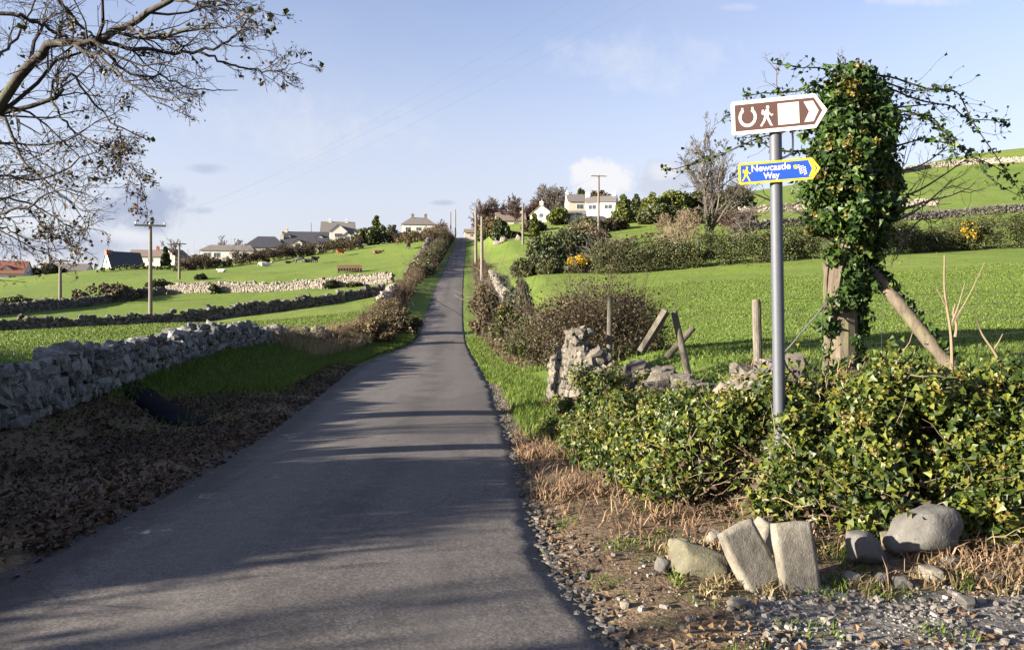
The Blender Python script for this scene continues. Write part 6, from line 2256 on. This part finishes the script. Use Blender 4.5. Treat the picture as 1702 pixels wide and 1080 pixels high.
# tussocks in the fields
g = G()
P = scatter(16000, 1, 42, 9, 75, lambda x, y: (x < y * .72 + 1) * (x > edge_r(y) + 4) * (vnoise(x * 1.1, y * .55) > .80) * (np.where(y < 24, bank_sd(x, y), 5) > 1), 1.4)
blades(g, P, .16, .014 + .0009 * P[:, 1], .4)
stuff('tussock_grass', g, M['tussock'])
# rank weeds behind the ivy bank
g = G()
P = scatter(2600, 2.2, 12, 7.2, 10.5, lambda x, y: (bank_sd(x, y) > .25) * (bank_sd(x, y) < 1.6) * (vnoise(x * 1.6, y * 1.6) > .52), 1)
blades(g, P, .42, .012, .3)
stuff('dead_weeds', g, M['dead_stem'])


# leaf litter
def kll(x, y):
    m = ground_masks(x, y)[:, 0]
    dl = edge_l(y) - x
    return np.where(dl > -.25, m, 0) * (.35 + .65 * (fnoise(x * .9, y * .9) > -.08)) + (dl > -1.4) * (dl <= -.25) * .012


g = G()
P = scatter(52000, -8.6, -2.2, 3.2, 30, kll, 1.25)
P[:, 2] += .02 + .03 * rng.random(len(P))
leaf_cards(g, P, .075, .7, np.tile([0, 0, 1.0], (len(P), 1)), .55, fold=.25)
stuff('leaf_litter', g, M['dead_leaf'])


def krl(x, y):
    m = ground_masks(x, y)
    return m[:, 0] * (x > edge_r(y) + .05) * (bank_sd(x, y) < .2) * (.15 + .85 * (fnoise(x * 1.3, y * 1.3) > .0)) * (1 - .6 * m[:, 1])


g = G()
P = scatter(22000, -.2, 6.5, 3.2, 11.5, krl, 1)
P[:, 2] += .012 + .02 * rng.random(len(P))
leaf_cards(g, P, .040, .75, np.tile([0, 0, 1.0], (len(P), 1)), .8, fold=.3)
stuff('leaf_litter', g, M['tan_leaf'])
g = G()
P = scatter(26000, -.1, 4.5, 4.4, 12, lambda x, y: krl(x, y) * (bank_sd(x, y) > -1.9) * (y + .5 * x > 6.0), 1)
blades(g, P, .16, .010, .9)
stuff('dead_bracken', g, M['dead_stem'])
g = G()
P = scatter(16000, .2, 6.5, 3.3, 7, lambda x, y: (x > edge_r(y) + .15) * (bank_sd(x, y) < -.6) * (vnoise(x * 2.6, y * 2.6) > .66), 1)
blades(g, P, .05, .009, .8)
stuff('weeds', g, M['grass'])
g = G()
P = scatter(5000, 1.0, 3.6, 4.75, 5.75, lambda x, y: (vnoise(x * 5 + 3, y * 5) > .60) * 1.0, 1)
blades(g, P, .085, .010, .7)
stuff('grass_tufts', g, M['dry_grass'])
g = G()
P = scatter(2600, 1.0, 3.6, 4.7, 5.7, lambda x, y: (vnoise(x * 4 + 9, y * 4 + 2) > .66) * 1.0, 1)
blades(g, P, .07, .011, .7)
stuff('grass_tufts', g, M['grass'])


# gravel and crumbs of stone
def kg(x, y):
    m = ground_masks(x, y)
    return np.maximum(m[:, 1] * (.25 + .75 * (vnoise(x * 2.2, y * 2.2) > .42)), .06) * (x > edge_r(y) + .04) * (bank_sd(x, y) < -.45)


P = scatter(21000, .2, 5.2, 3.3, 6.2, kg, 1)
n = len(P)
s_ = .005 + .017 * rng.random(n) ** 5
P[:, 2] += s_ * .25
g = G()
stones(g, P, np.column_stack([s_ * rng.uniform(.7, 1.4, n), s_ * rng.uniform(.6, 1.1, n), s_ * rng.uniform(.45, .85, n)]), rotz(rng.uniform(0, 6.3, n)) @ roty(rng.normal(size=n) * .4), .12)
stuff('gravel', g, M['gravel'])
# crumbled edge of the tarmac and grit in the gutter
P = scatter(26000, -.8, 1.8, 3.2, 22, lambda x, y: np.exp(-((x - edge_r(y) - .03) / .13) ** 2), 1.4)
n = len(P)
s_ = .006 + .016 * rng.random(n) ** 2
P[:, 2] = np.maximum(P[:, 2], road_h(P[:, 1]) - .03) + s_ * .3
g = G()
stones(g, P, np.column_stack([s_ * 1.2, s_, s_ * .7]), rotz(rng.uniform(0, 6.3, n)), .14)
stuff('road_edge_crumbs', g, M['gravel_dark'])
